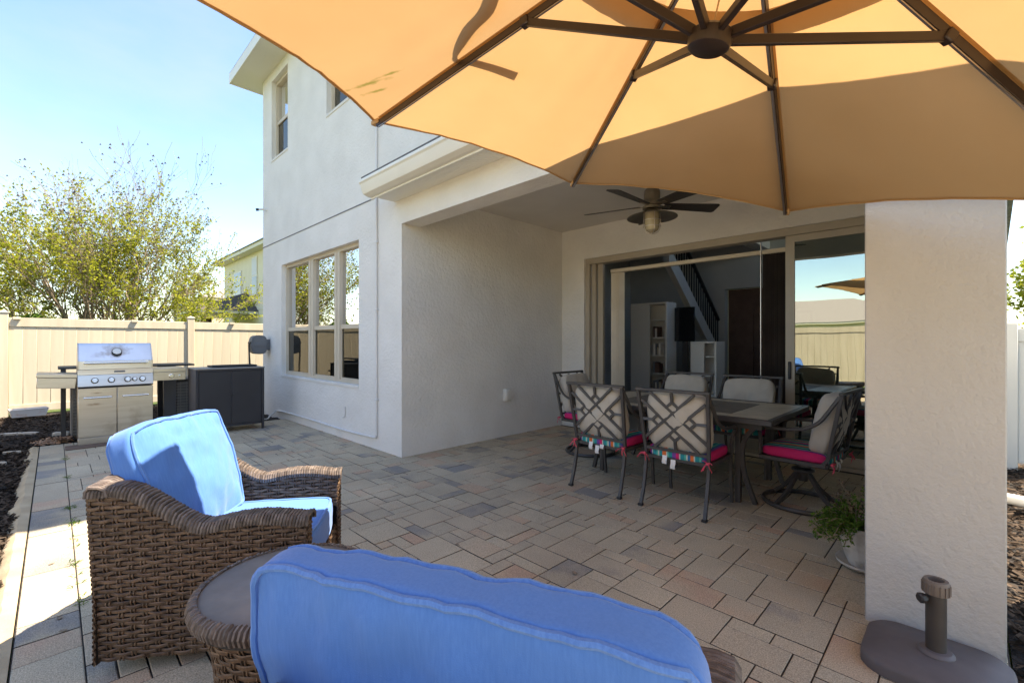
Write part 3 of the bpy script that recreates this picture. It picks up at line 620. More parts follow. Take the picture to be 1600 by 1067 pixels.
for a in (0,):
    P0 = (10.95, .95); P1 = (8.55, 3.05)
    mb.prism([(10.95, .01), (10.95, 1.05), (8.3, 3.2), (8.3, 2.85), (10.1, 1.4), (10.1, .01)], -4.12, -4.0, lambda p, q, t: (t, p, q))
stair = mb.build('staircase', M['paint_in'], house, smooth=False)
mb = MB()
for i in range(22):
    t = i / 21; yy = 10.9 - t * 2.5; zz = 1.1 + t * 2.03
    mb.box(-4.08, -4.06, yy - .01, yy + .01, zz, zz + .8)
mb.bar((-4.07, 10.95, 1.86), (-4.07, 8.4, 3.93), .06, .05); mb.build('stair_railing', M['rail'], stair, smooth=False)
def cabinet(name, x0, x1, y0_, y1_, z1, lab):
    e = thing(name, lab, 'cabinet', ((x0 + x1) / 2, y1_, 0))
    mb = MB(); mb.box(x0, x0 + .03, y0_, y1_, .01, z1); mb.box(x1 - .03, x1, y0_, y1_, .01, z1); mb.box(x0 + .03, x1 - .03, y1_ - .02, y1_, .01, z1); mb.box(x0 + .03, x1 - .03, y0_, y1_ - .02, z1 - .03, z1); mb.build('carcass', M['white_lac'], e, smooth=False)
    xm = x0 + (x1 - x0) * .54
    mb = MB(); mb.box(x0 + .03, xm, y0_ - .004, y0_ + .016, .06, z1 - .035); mb.build('door', M['white_lac'], e, smooth=False)
    z = .4
    while z < z1 - .2: q = MB(); q.box(xm + .01, x1 - .035, y0_ + .01, y1_ - .03, z, z + .02); q.build('shelf', M['white_lac'], e, smooth=False); z += .34
    return e
cabinet('tall_cabinet', -4.68, -3.93, 8.05, 8.45, 2.1, 'tall white cabinet with open shelves inside the room')
cabinet('low_cabinet', -3.5, -3.05, 8.1, 8.5, 1.36, 'low white cabinet beside the dark television inside')
e = thing('television', 'black flat television behind the open patio door', 'television', (-3.7, 8.3, 0))
mb = MB(); mb.box(-3.90, -3.52, 8.3, 8.34, 1.36, 2.0, .006); mb.build('screen', M['tv'], e)
mb = MB(); mb.box(-3.9, -3.52, 8.15, 8.5, .01, .62); mb.box(-3.76, -3.66, 8.34, 8.38, .6, 1.5); mb.build('stand', M['black'], e, smooth=False)
# belongings on the shelves and a picture
rb_ = random.Random(6)
words = (('lowest', .42), ('second', .76), ('third', 1.10), ('top', 1.44)); pos = ('leftmost', 'second', 'middle', 'fourth', 'last')
for wname, zs in words:
    x = -4.24
    for j in range(rb_.choice((3, 4, 5))):
        w_ = rb_.uniform(.022, .045); h_ = rb_.uniform(.15, .24)
        q = MB(); q.box(x, x + w_, 8.12, 8.28, zs + .001, zs + h_, .003); q.build('shelf_book', (M['brown_door'], M['tile'], M['grey_plastic'], M['tagw'])[rb_.randrange(4)], label='%s upright book on the %s open shelf of the tall white cabinet' % (pos[j], wname), cat='book', group='books on the indoor shelves'); x += w_ + .003
e = thing('wall_picture', 'small framed picture on the far indoor wall', 'picture', (-2.47, 10.99, 1.5))
q = MB(); q.box(-2.75, -2.2, 10.96, 10.998, 1.5, 2.0, .006); q.build('frame', M['black'], e); q = MB(); q.box(-2.7, -2.25, 10.952, 10.9595, 1.55, 1.95); q.build('print', M['tile'], e, smooth=False)
# vertical blinds
e = thing('vertical_blind', 'stack of dark brown vertical blind slats at the patio door', 'blind', (-1.6, 6.15, 0))
for i in range(13):
    q = MB(); x = -1.72 + i * .021; q.box(-.045, .045, -.0015, .0015, .04, 2.42, 0, Matrix.Translation((x, yi + .06, 0)) @ Matrix.Rotation(R(62 + 6 * math.sin(i * 2.1)), 4, 'Z')); q.build('slat', M['dark_slat'], e, smooth=False)
mb = MB(); mb.box(-3.9, -1.47, yi + .025, yi + .095, 2.425, 2.475); mb.build('head_rail', M['cream_slat'], e, smooth=False)
e = thing('curtain', 'narrow stack of cream blind slats at the left door jamb', 'blind', (-3.85, 6.15, 0))
for i in range(4):
    q = MB(); q.box(-.045, .045, -.002, .002, .04, 2.42, 0, Matrix.Translation((-3.86 + i * .045, yi + .06, 0)) @ Matrix.Rotation(R(25 + 8 * i), 4, 'Z')); q.build('slat', M['cream_slat'], e, smooth=False)

# ---- things on the walls
mb = MB(); path = smoothpath([(-8.9, YF - .02, .10), (-8.4, YF - .02, .125), (-7.2, YF - .02, .13), (-6.2, YF - .02, .125), (-5.4, YF - .02, .145), (-5.29, YF - .02, .15)], 5) + [Vector((-5.262, YF - .02, .155)), Vector((-5.245, YF - .02, .17)), Vector((-5.24, YF - .02, .2)), Vector((-5.24, YF - .02, 6.38))]
mb.tube(path, .014, 8)
cd = mb.build('conduit', M['conduit'], label='thin painted conduit running down and along the house wall', cat='pipe')
for z in (.62, 1.75, 2.6, 4.2):
    q = MB(); q.box(-5.27, -5.21, YF - .037, YF - .001, z, z + .02, .004); q.build('pipe_clip', M['conduit'], cd)
mb = MB(); mb.tube([(-6.14, YF - .012, .45), (-6.14, YF - .012, .33), (-6.145, YF - .02, .31), (-6.16, YF - .035, .305)], .011, 8); mb.build('wall_drain', M['conduit'], label='short painted drain stub low on the window wall', cat='pipe')
e = thing('outlet_box', 'white weatherproof outlet box on the shaded side wall', 'outlet', (XS, 4.58, .6))
mb = MB(); mb.box(XS + .001, XS + .055, 4.525, 4.64, .51, .68, .008); mb.build('cover', M['white_vinyl'], e); mb = MB(); mb.box(XS + .055, XS + .07, 4.54, 4.625, .52, .665, .006); mb.build('lid', M['white_vinyl'], e)
e = thing('security_camera', 'small dark security camera on the house corner', 'camera', (-9.72, 2.8, 3.87))
mb = MB(); mb.tube([(-9.46, 2.81, 3.87), (-9.48, 2.79, 3.87), (-9.50, 2.745, 3.862)], .022, 10); mb.build('body', M['white_vinyl'], e)
mb = MB(); mb.tube([(-9.50, 2.74, 3.862), (-9.52, 2.70, 3.855)], .026, 10); mb.build('lens', M['black'], e)
mb = MB(); mb.tube([(-9.47, YF - .001, 3.87), (-9.47, 2.79, 3.87)], .012, 8); mb.build('bracket', M['white_vinyl'], e)
# hose reel
e = thing('hose_reel', 'grey plastic hose reel mounted on the house wall above the cabinet', 'hose reel', (-9.36, 2.876, 1.3))
mb = MB(); c = Vector((-9.33, 2.68, 1.30))
pr = []
for i in range(20):
    a = 2 * PI * i / 20; pr.append((.135 * math.copysign(abs(math.cos(a)) ** .6, math.cos(a)), .175 * math.copysign(abs(math.sin(a)) ** .7, math.sin(a))))
for wd, s in ((.085, 1.0), (.10, .93), (.11, .8)): mb.prism([(a * s, b * s) for a, b in pr], -wd, wd, lambda a, b, t: (c.x + t, c.y + a, c.z + b))
mb.build('shell', M['grey_plastic'], e)
mb = MB(); mb.box(c.x - .07, c.x + .07, c.y - .15, c.y - .125, c.z + .02, c.z + .055, .004); mb.build('slot', M['black'], e)
mb = MB(); mb.box(c.x + .108, c.x + .125, c.y - .1, c.y + .1, c.z - .03, c.z + .03, .005); mb.build('side_bar', M['grey_plastic'], e)
mb = MB(); mb.box(c.x - .05, c.x + .05, c.y + .13, YF - .001, c.z - .10, c.z + .10, .006); mb.build('wall_bracket', M['grey_plastic'], e)
for dx in (-.02, .02):
    q = MB(); q.tube(smoothpath([(c.x + dx, c.y - .14, c.z + .035), (c.x + dx, c.y - .15, c.z + .0), (c.x + dx, c.y - .145, c.z - .2), (c.x + dx * 1.4, c.y - .14, .98), (c.x + dx * 1.5, c.y - .12, .4), (c.x + dx * 2, c.y - .1, .03)], 5), .009, 6); q.build('hose', M['rubber'], e)
mb = MB(); mb.tube(smoothpath([(-8.9, 2.84, .09), (-8.75, 2.70, .03), (-8.62, 2.62, .012), (-8.75, 2.5, .012), (-9.1, 2.45, .01)], 6), .013, 6); mb.build('garden_hose', M['hose'], label='pale hose curled at the foot of the window wall', cat='hose')
# ================================================================ fences
XF = -12.45
def board_mesh(w_, z0, z1, m):
    q = MB(); q.box(-.012, .012, -w_ / 2 + .001, w_ / 2 - .001, z0, z1, .004); return q.mesh('board', m)
def fence_section(ya, yb, lab, nb=15):
    e = thing('vinyl_fence', lab, 'fence', (XF, (ya + yb) / 2, 0), 0, 'vinyl fence sections behind the grill')
    a, b = ya + .064, yb - .064
    q = MB(); q.box(XF - .03, XF + .03, a, b, 1.635, 1.80, .006); q.build('top_rail', M['vinyl'], e)
    q = MB(); q.box(XF - .03, XF + .03, a, b, .05, .19, .006); q.build('bottom_rail', M['vinyl'], e)
    wd = (b - a) / nb; me = board_mesh(wd, .19, 1.635, M['vinyl'])
    for i in range(nb):
        o = bpy.data.objects.new('board', me); COL.objects.link(o); o.parent = e; o.location = (0, a + wd * (i + .5) - (ya + yb) / 2, 0)
    return e
def fence_post(y, lab, ztop=1.88):
    e = thing('fence_post', lab, 'fence post', (XF, y, 0), 0, 'vinyl fence posts')
    q = MB(); q.box(XF - .063, XF + .063, y - .063, y + .063, -.1, ztop, .004); q.build('post', M['vinyl'], e)
    q = MB(); q.box(XF - .075, XF + .075, y - .075, y + .075, ztop + .001, ztop + .022, .004); h = ztop + .0225
    q.add([(XF - .066, y - .066, h), (XF + .066, y - .066, h), (XF + .066, y + .066, h), (XF - .066, y + .066, h), (XF, y, h + .035)], [(0, 1, 4), (1, 2, 4), (2, 3, 4), (3, 0, 4), (3, 2, 1, 0)]); q.build('cap', M['vinyl'], e)
ys = [-.65 + 2.84 * k for k in range(-2, 4)]
plab = ['fence post far left of the plastic bin', 'fence post outside the left edge', 'tan vinyl fence post beside the plastic bin', 'tan vinyl fence post between grill and hose reel', 'fence post hidden behind the house corner', 'last fence post behind the house']
slab = ['fence section far left of the bin', 'fence section left of the plastic bin', 'long tan vinyl fence section behind the steel grill', 'tan vinyl fence section behind the hose reel', 'tan vinyl fence section behind the house']
for k, y in enumerate(ys): fence_post(y, plab[k])
for k in range(5): fence_section(ys[k], ys[k + 1], slab[k])
for y, lab in ((3.0, 'small cream bracket on the fence rail near the hose reel'), (-.48, 'small cream bracket on the fence rail beside the left post'), (1.2, 'small cream bracket on the fence rail above the grill')):
    q = MB(); q.box(XF + .031, XF + .075, y - .05, y + .05, 1.765, 1.812, .004); q.build('rail_bracket', M['vinyl'], label=lab, cat='bracket')
# fence behind the camera (seen in the glass)
e = thing('back_fence', 'long tan vinyl fence mirrored in the patio door glass', 'fence', (-3, -4.6, 0))
mb = MB(); mb.box(-11.7, 9, -4.63, -4.57, 1.635, 1.8); mb.box(-11.7, 9, -4.63, -4.57, .05, .19); mb.build('rail', M['vinyl'], e, smooth=False)
mb = MB(); x = -11.7
while x < 8.9: mb.box(x + .002, x + .17, -4.612, -4.588, .19, 1.635, .004); x += .172
mb.build('board', M['vinyl'], e, smooth=False, kind='stuff')
for k in range(9):
    x = -11.65 + k * 2.55; mb = MB(); mb.box(x - .063, x + .063, -4.663, -4.537, -.1, 1.9, .004); mb.build('post', M['vinyl'], e)
# side yard fence at right
e = thing('side_fence', 'white vinyl fence beyond the column at the right edge', 'fence', (1.5, 7.4, 0))
mb = MB(); mb.box(.30, .415, 7.34, 7.455, -.1, 1.56, .004); mb.build('post', M['white_vinyl'], e)
mb = MB(); mb.box(.415, 3.4, 7.37, 7.43, 1.36, 1.5, .004); mb.build('top_rail', M['white_vinyl'], e)
for i in range(17): mb = MB(); x = .418 + i * .17; mb.box(x, x + .168, 7.388, 7.412, .04, 1.36, .004); mb.build('board', M['white_vinyl'], e)
mb = MB(); mb.box(.14, .2995, 7.388, 7.412, .04, 1.45, .004); mb.build('board', M['white_vinyl'], e)
mb = MB(); mb.tube(smoothpath([(.22, 5.7, .03), (.34, 5.5, .07), (.5, 5.35, .075), (.8, 5.3, .05), (1.3, 5.3, .03)], 6), .045, 10); mb.build('drain_pipe', M['white_vinyl'], label='white drain pipe lying in the mulch by the column', cat='pipe')

# ================================================================ grill
GX, GY = -8.45, .605
gr = thing('gas_grill', 'stainless steel gas grill with closed lid and side shelves', 'grill', (GX, GY, 0))
def lb(mb, x0, x1, y0, y1, z0, z1, b=.004): return mb.box(GX + x0, GX + x1, GY + y0, GY + y1, z0, z1, b)
mb = lb(MB(), -.27, .27, -.38, .38, .02, .745); mb.build('cabinet_body', M['steel'], gr)
mb = lb(MB(), .271, .30, -.385, .385, .01, .097); mb.build('plinth', M['steel'], gr)
for a, b, hz in ((-.385, -.003, .62), (.003, .385, .62)):
    d = lb(MB(), .271, .30, a, b, .101, .744).build('door', M['steel'], gr)
    q = MB(); m0 = (a + b) / 2
    q.tube([(GX + .345, GY + m0 - .14, hz), (GX + .345, GY + m0 + .14, hz)], .010, 10)
    for s in (-1, 1): q.tube([(GX + .295, GY + m0 + s * .125, hz), (GX + .35, GY + m0 + s * .125, hz)], .012, 8)
    q.build('handle', M['steel_knob'], d)
mb = MB(); mb.prism([(-.27, .752), (.285, .752), (.31, .77), (.285, .915), (-.27, .915)], -.387, .387, lambda a, b, t: (GX + a, GY + t, b)); mb.build('control_panel', M['steel'], gr)
for y, r in ((-.223, .031), (-.058, .031), (.112, .031), (.185, .024), (.27, .031)):
    m_ = Matrix.Translation((GX + .297, GY + y, .842)) @ Matrix.Rotation(R(80), 4, 'Y')
    q = MB(); q.lathe([(r * 1.25, 0), (r * 1.25, .006), (r * 1.1, .008)], 20, m_); kb = q.build('knob_bezel', M['black'], gr)
    q = MB(); q.lathe([(r, .008), (r, .028), (r * .85, .033)], 20, m_); q.box(-.006, .006, -r * .9, r * .9, .033, .045, .002, m_); q.build('knob', M['steel_knob'], kb)
mb = MB(); mb.prism([(-.27, .920), (.288, .920), (.283, .985), (-.27, .985)], -.387, .387, lambda a, b, t: (GX + a, GY + t, b)); mb.build('firebox', M['steel'], gr)
mb = lb(MB(), .284, .290, -.03, .085, .943, .966, .002); mb.build('badge', M['grey_plastic'], gr)
prof = [(-.25, .99), (.285, .99), (.285, 1.10), (.262, 1.115), (.13, 1.30), (.07, 1.335), (-.10, 1.335), (-.20, 1.28), (-.25, 1.15)]
mb = MB(); mb.prism(prof, -.372, .372, lambda a, b, t: (GX + a, GY + t, b)); hood = mb.build('hood', M['steel_lid'], gr, ang=30)
for y0_, y1_ in ((-.385, -.3725), (.3725, .385)): q = MB(); q.prism([(a * 1.01, b + .002) for a, b in prof], y0_, y1_, lambda a, b, t: (GX + a, GY + t, b)); q.build('hood_end', M['steel'], hood, ang=30)
q = MB(); q.tube([(GX + .345, GY - .33, 1.075), (GX + .345, GY + .33, 1.075)], .014, 12)
for s in (-1, 1): q.tube([(GX + .28, GY + s * .315, 1.075), (GX + .352, GY + s * .315, 1.075)], .021, 10)
q.build('hood_handle', M['steel_knob'], hood)
m_ = Matrix.Translation((GX + .196, GY + .005, 1.215)) @ Matrix.Rotation(R(54.5), 4, 'Y')
q = MB(); q.lathe([(.055, -.01), (.055, .012), (.05, .018)], 24, m_); g_ = q.build('thermometer', M['black'], hood); q = MB(); q.lathe([(.046, .0185), (.044, .021)], 24, m_); q.build('dial', M['white_lac'], g_)
tl = Matrix.Translation((GX, GY - .388, .92)) @ Matrix.Rotation(R(-4), 4, 'X')
q = MB(); q.box(-.25, .285, -.37, 0, -.035, .012, .004, tl); sh = q.build('side_shelf', M['steel'], gr)
q = MB(); q.box(-.24, .275, -.362, -.008, -.17, -.036, .004, tl); q.build('shelf_skirt', M['steel'], sh)
q = MB(); q.box(GX - .25, GX + .285, GY + .389, GY + .775, .92, .975, .004); sh = q.build('side_shelf', M['steel'], gr)
q = MB(); q.box(GX - .24, GX + .28, GY + .389, GY + .772, .80, .919, .004); q.build('shelf_skirt', M['steel'], sh)
for y, r in ((.60, .028), (.70, .014)):
    m_ = Matrix.Translation((GX + .281, GY + y, .86)) @ Matrix.Rotation(R(90), 4, 'Y'); q = MB(); q.lathe([(r * 1.2, 0), (r * 1.2, .006), (r, .007), (r, .027), (r * .8, .032)], 18, m_); q.build('burner_knob', M['steel_knob'], sh)
mb = MB(); mb.box(-8.23, -7.93, .10, .95, .002, .012, .004); mb.build('grill_pad', M['brown_mat'], label='flat brown pad under the front of the grill', cat='mat')
# black work table behind the grill
e = thing('work_table', 'black metal work table standing behind the grill', 'table', (-9.1, .8, 0))
mb = MB(); mb.box(-9.45, -8.8, .04, 1.60, .975, 1.0, .004); mb.build('table_top', M['black'], e)
for x in (-9.42, -8.86):
    for y in (.07, 1.2): mb = MB(); mb.box(x, x + .045, y, y + (.05 if y < .5 else .16), -.05, .974, .004); mb.build('leg', M['black'] if y < .5 else M['cab_side'], e)
def ac(x, y, lab):
    e = thing('air_conditioner', lab, 'air conditioner', (x, y, 0), 0, 'air conditioning units')
    q = MB(); q.box(x - .27, x + .27, y - .27, y + .27, .0, .74, .03); q.build('core', M['ac'], e)
    q = MB()
    for i in range(15): z = .06 + i * .045; q.tube([(x + .283, y - .28, z), (x + .283, y + .28, z)], .004, 4, cap=False); q.tube([(x - .28, y - .283, z), (x + .28, y - .283, z)], .004, 4, cap=False)
    for i in range(8): t = -.28 + i * .08; q.tube([(x + .287, y + t, .03), (x + .287, y + t, .72)], .004, 4, cap=False); q.tube([(x + t, y - .287, .03), (x + t, y - .287, .72)], .004, 4, cap=False)
    q.build('guard_grille', M['cab_top'], e)
    q = MB(); q.box(x - .3, x + .3, y - .3, y + .3, .741, .775, .015); q.build('top_cover', M['ac'], e)
ac(-9.12, .46, 'grey air conditioning unit behind the left of the grill'); ac(-9.12, 1.62, 'grey air conditioning unit between grill and dark cabinet')
e = thing('plant_food_box', 'small pale green carton on the mulch behind the grill', 'box', (-10.6, 1.72, 0))
mb = MB(); mb.box(-10.65, -10.55, 1.64, 1.8, .12, .30, .006); mb.box(-10.64, -10.56, 1.65, 1.79, .301, .33, .006); mb.build('carton', M['tagw'], e)
mb = MB(); mb.box(-10.7, -10.5, 1.5, 1.95, 0, .119, .01); mb.build('block', M['charcoal'], e)
# dark storage cabinet
CX, CY = -8.08, 1.885
e = thing('storage_cabinet', 'dark charcoal two door metal cabinet beside the grill', 'cabinet', (CX, CY, 0))
def cb(x0, x1, y0, y1, z0, z1, b=.004): return MB().box(CX + x0, CX + x1, CY + y0, CY + y1, z0, z1, b)
for x in (-.27, .235):
    for y in (-.45, .415): cb(x, x + .035, y, y + .035, 0, .945).build('leg', M['charcoal'], e)
cb(-.262, .25, -.444, .444, .10, .944).build('carcass', M['cab_side'], e)
for a, b in ((-.412, -.003), (.003, .412)):
    d = cb(.251, .262, a, b, .115, .915).build('door', M['charcoal'], e)
    s = -1 if a < -.1 else 1
    q = MB(); q.lathe([(.006, 0), (.006, .015), (.013, .018), (.013, .028), (.006, .032)], 12, Matrix.Translation((CX + .262, CY + s * .022, .56)) @ Matrix.Rotation(R(90), 4, 'Y')); q.build('knob', M['charcoal'], d)
cb(.236, .268, -.413, .413, .916, .9455).build('top_rail', M['charcoal'], e); cb(.236, .268, -.413, .413, .085, .112).build('bottom_rail', M['charcoal'], e)
cb(-.275, .275, -.455, .455, .946, .967).build('cabinet_top', M['cab_top'], e)
e = thing('serving_tray', 'flat black tray lying on the dark cabinet', 'tray', (CX - .05, CY + .1, .967))
cb(-.17, .13, -.22, .38, .9675, .975).build('tray_base', M['black'], e)
q = MB(); q.tube([(CX - .17, CY - .22, .985), (CX + .13, CY - .22, .985), (CX + .13, CY + .38, .985), (CX - .17, CY + .38, .985)], .011, 6, closed=True); q.build('tray_rim', M['black'], e)
# bin and stones in the bed
e = thing('plastic_bin', 'shallow translucent plastic bin on the mulch by the fence', 'bin', (-11.95, -.32, 0), R(8))
mb = MB(); W0 = [(-.1, -.21), (.1, -.21), (.1, .21), (-.1, .21)]
vs = [(a, b, .02) for a, b in W0] + [(a * 1.25, b * 1.15, .15) for a, b in W0] + [(a * 1.2, b * 1.13, .15) for a, b in W0] + [(a * .95, b * .97, .03) for a, b in W0]
fs = [(3, 2, 1, 0), (12, 13, 14, 15)]
for a in (0, 4, 8):
    for i in range(4): j = (i + 1) % 4; fs.append((a + i, a + j, a + 4 + j, a + 4 + i))
mb.add(vs, fs); mb.build('tub', M['bin'], e, world=False, smooth=False)
mb = MB(); mb.tube([(-.126, -.243, .152), (.126, -.243, .152), (.126, .243, .152), (-.126, .243, .152)], .008, 6, closed=True); mb.build('rim', M['bin'], e, world=False)
rs = random.Random(9)
def stone(x, y, a, lx, ly, h, lab):
    q = MB(); c, s = math.cos(a), math.sin(a); n = 9; vs = []
    for zz, k in ((-.02, 1.0), (h * .7, .98), (h, .86)):
        for i in range(n):
            t = 2 * PI * i / n; r = (1 + .22 * fbm(x * 9 + math.cos(t), y * 9 + math.sin(t))) * k; px, py = math.copysign(abs(math.cos(t)) ** .6, math.cos(t)) * lx * r, math.copysign(abs(math.sin(t)) ** .6, math.sin(t)) * ly * r
            vs.append((x + c * px - s * py, y + s * px + c * py, zz))
    fs = [(a_ * n + i, a_ * n + (i + 1) % n, a_ * n + n + (i + 1) % n, a_ * n + n + i) for a_ in (0, 1) for i in range(n)] + [tuple(range(2 * n, 3 * n))]
    q.add(vs, fs); q.build('edging_stone', M['stone'], smooth=False, label=lab, cat='stone', group='pale stones in the mulch')
for a in ((-9.9, -.36, R(62), .24, .035, .016, 'long pale flat stone in the mulch in front of the plastic bin'), (-9.4, .08, R(70), .10, .05, .035, 'pale stone block in the mulch beside the left air conditioner'), (-8.25, -.62, R(50), .10, .014, .012, 'thin pale stone strip at the left edge of the mulch'),
          (-8.3, -.36, R(70), .09, .014, .014, 'thin pale broken stone strip in the middle of the mulch'), (-7.7, -.47, R(55), .12, .012, .014, 'longest thin pale stone strip nearest the kerb'), (-8.95, .06, R(40), .07, .04, .02, 'small pale stone close to the grill pad')): stone(*a)
mb = MB(); rl = random.Random(4)
for i in range(260):
    x = rl.gauss(-8.72, .12); y = rl.gauss(-.0, .09); a = rl.uniform(0, 6.3); l = rl.uniform(.015, .04); z = rl.uniform(.005, .05)
    mb.add([(x, y, z), (x + l * math.cos(a), y + l * math.sin(a), z + .01), (x + l * 1.5 * math.cos(a + .5), y + l * 1.5 * math.sin(a + .5), z), (x + l * math.cos(a + 1), y + l * math.sin(a + 1), z - .008)], [(0, 1, 2, 3)])
mb.build('leaf_litter', M['pile'], smooth=False, kind='stuff', label='heap of dry reddish leaves beside the grill pad', cat='leaves')
# ================================================================ soft cushions
def cushion_mesh(name, w_, h_, t_, mt, k=7.0, puff=.25, seed=0, n=26, wr=.006, tuft=None):
    """box cushion, local x width, y thickness, z height, centred"""
    mb = MB()
    def pt(a, b, c):
        s = (abs(a) ** k + abs(b) ** k + abs(c) ** k) ** (-1 / k); a, b, c = a * s, b * s, c * s
        bul = 1 + puff * (1 - a * a) * (1 - c * c)
        x, y, z = a * w_ / 2 * (1 + .02 * (1 - c * c)), b * t_ / 2 * bul, c * h_ / 2 * (1 + .03 * (1 - a * a))
        ed = max(abs(a), abs(c)) ** 3
        pk = wr * 1.1 * (noise.noise(Vector((x * 26 + seed, z * 3, seed))) + .5 * noise.noise(Vector((x * 55, z * 5, seed)))) * math.exp(-(1 - abs(c)) * 3.0) * (1 - min(1, abs(c)) ** 24) if k > 6.5 else 0
        f = fbm(x * 9 + seed, y * 5, z * 6 + seed, 4); g = noise.noise(Vector((x * 30 + seed, y * 8, z * 9)))
        y += (wr * f + wr * .55 * g * ed + pk) * max(-1.0, min(1.0, b * 1.6)); z += wr * .7 * fbm(x * 7, seed, y * 6) ; x += wr * .4 * fbm(z * 7, seed + 3, y * 6)
        if tuft is not None and b > 0:
            for tx, tz, dp in tuft: y -= dp * math.exp(-((x - tx) ** 2 + (z - tz) ** 2) / .0045)
        return (x, y, z)
    cushion_mesh.pt = pt
    for ax in range(3):
        for sg in (-1, 1):
            def fn(u, v, ax=ax, sg=sg):
                u = 2 * u - 1; v = 2 * v - 1
                if ax == 0: return pt(sg, u * sg, v)
                if ax == 1: return pt(-u * sg, sg, v)
                return pt(u, v * sg, sg)
            mb.grid(n // 2 if ax == 0 else n, n // 2 if ax == 2 else n, fn)
    me = mb.mesh(name, mt)
    import bmesh
    bm = bmesh.new(); bm.from_mesh(me); bmesh.ops.remove_doubles(bm, verts=bm.verts, dist=.0004); bmesh.ops.recalc_face_normals(bm, faces=bm.faces)
    for f in bm.faces: f.smooth = True
    for e in bm.edges: e.smooth = True
    bm.to_mesh(me); bm.free(); return me
def piping(pt, b, r=.0068):
    pts = []
    for i in range(120):
        t = i / 30; sd = int(t); f = 2 * (t - sd) - 1
        a, c = ((f, -1), (1, f), (-f, 1), (-1, -f))[sd]
        p = Vector(pt(a, b, c)); pts.append(p + Vector((a, 0, c)).normalized() * .0025 + Vector((0, .0025 if b > 0 else -.0025, 0)))
    return MB().tube(pts, r, 6, closed=True)
def cushion_thing(name, lab, w_, h_, t_, mtx, seed, wr=.008, k=10, puff=.22):
    o = bpy.data.objects.new(name, cushion_mesh(name, w_, h_, t_, M['blue'], k, puff, seed, 36, wr)); COL.objects.link(o)
    o.matrix_world = mtx; tag(o, lab, 'cushion')
    for s in (-1, 1):
        q = piping(cushion_mesh.pt, s * .93); p = q.build('piping', M['blue_pipe'], o, world=False)
    return o

# ================================================================ wicker
def weave(mb, fn, ul, z0, top, bot=None, pitch=.0178, st=.045, amp=.0042, seed=0, closed=False):
    """fn(u, z, off) -> point; ul arc length; rows clipped to top(u) and bot(u)"""
    rg = random.Random(seed); ns = max(2, round(ul / st)); st = ul / ns; sub = 4
    if closed and ns % 2: ns += 1; st = ul / ns
    zmax = max(top(ul * i / 40) for i in range(41)); rows = int((zmax - z0) / pitch) + 1
    for i in range(rows):
        z = z0 + (i + .5) * pitch; seg = []; ph = rg.uniform(-.1, .1)
        def flush(seg):
            if len(seg) < 3: return
            N = len(seg); vs = []; hh = pitch * .43; th = .0032
            for (u, off) in seg:
                dz = .0022 * math.sin(u * 37 + i * 2.1) + .0012 * math.sin(u * 91 + i)
                for dz_, do in ((-hh, 0), (-hh * .55, th), (hh * .55, th), (hh, 0), (0, -th)): vs.append(fn(u, z + dz + dz_, off + do))
            fs = [(a * 5 + k, a * 5 + (k + 1) % 5, a * 5 + 5 + (k + 1) % 5, a * 5 + 5 + k) for a in range(N - 1) for k in range(5)]
            mb.add(vs, fs)
        for j in range(ns * sub + 1):
            u = j * st / sub
            if z + pitch * .3 < top(u) and (bot is None or z - pitch * .3 > bot(u)): seg.append((u, amp * math.cos(PI * u / st) * (1 if i % 2 else -1)))
            else: flush(seg); seg = []
        flush(seg)
    for j in range(ns + (0 if closed else 1)):
        u0 = j * st; t_ = top(u0); b_ = z0 if bot is None else bot(u0)
        for du in (-.0065, .0065):
            u = min(max(u0 + du, 0), ul); pts = []; z = b_
            while z < t_:
                pts.append(fn(u, z, -amp * .9 * (1 if j % 2 == 0 else -1) * math.cos(PI * (z - z0 - pitch / 2) / pitch) * -1)); z += pitch / 2
            if len(pts) > 2: mb.tube(pts, .0035, 4, cap=False)
def backing(mb, fn, ul, z0, top, n=30):
    mb.grid(n, 14, lambda u, v: fn(u * ul, z0 + (top(u * ul) - .004 - z0) * v, -.008))

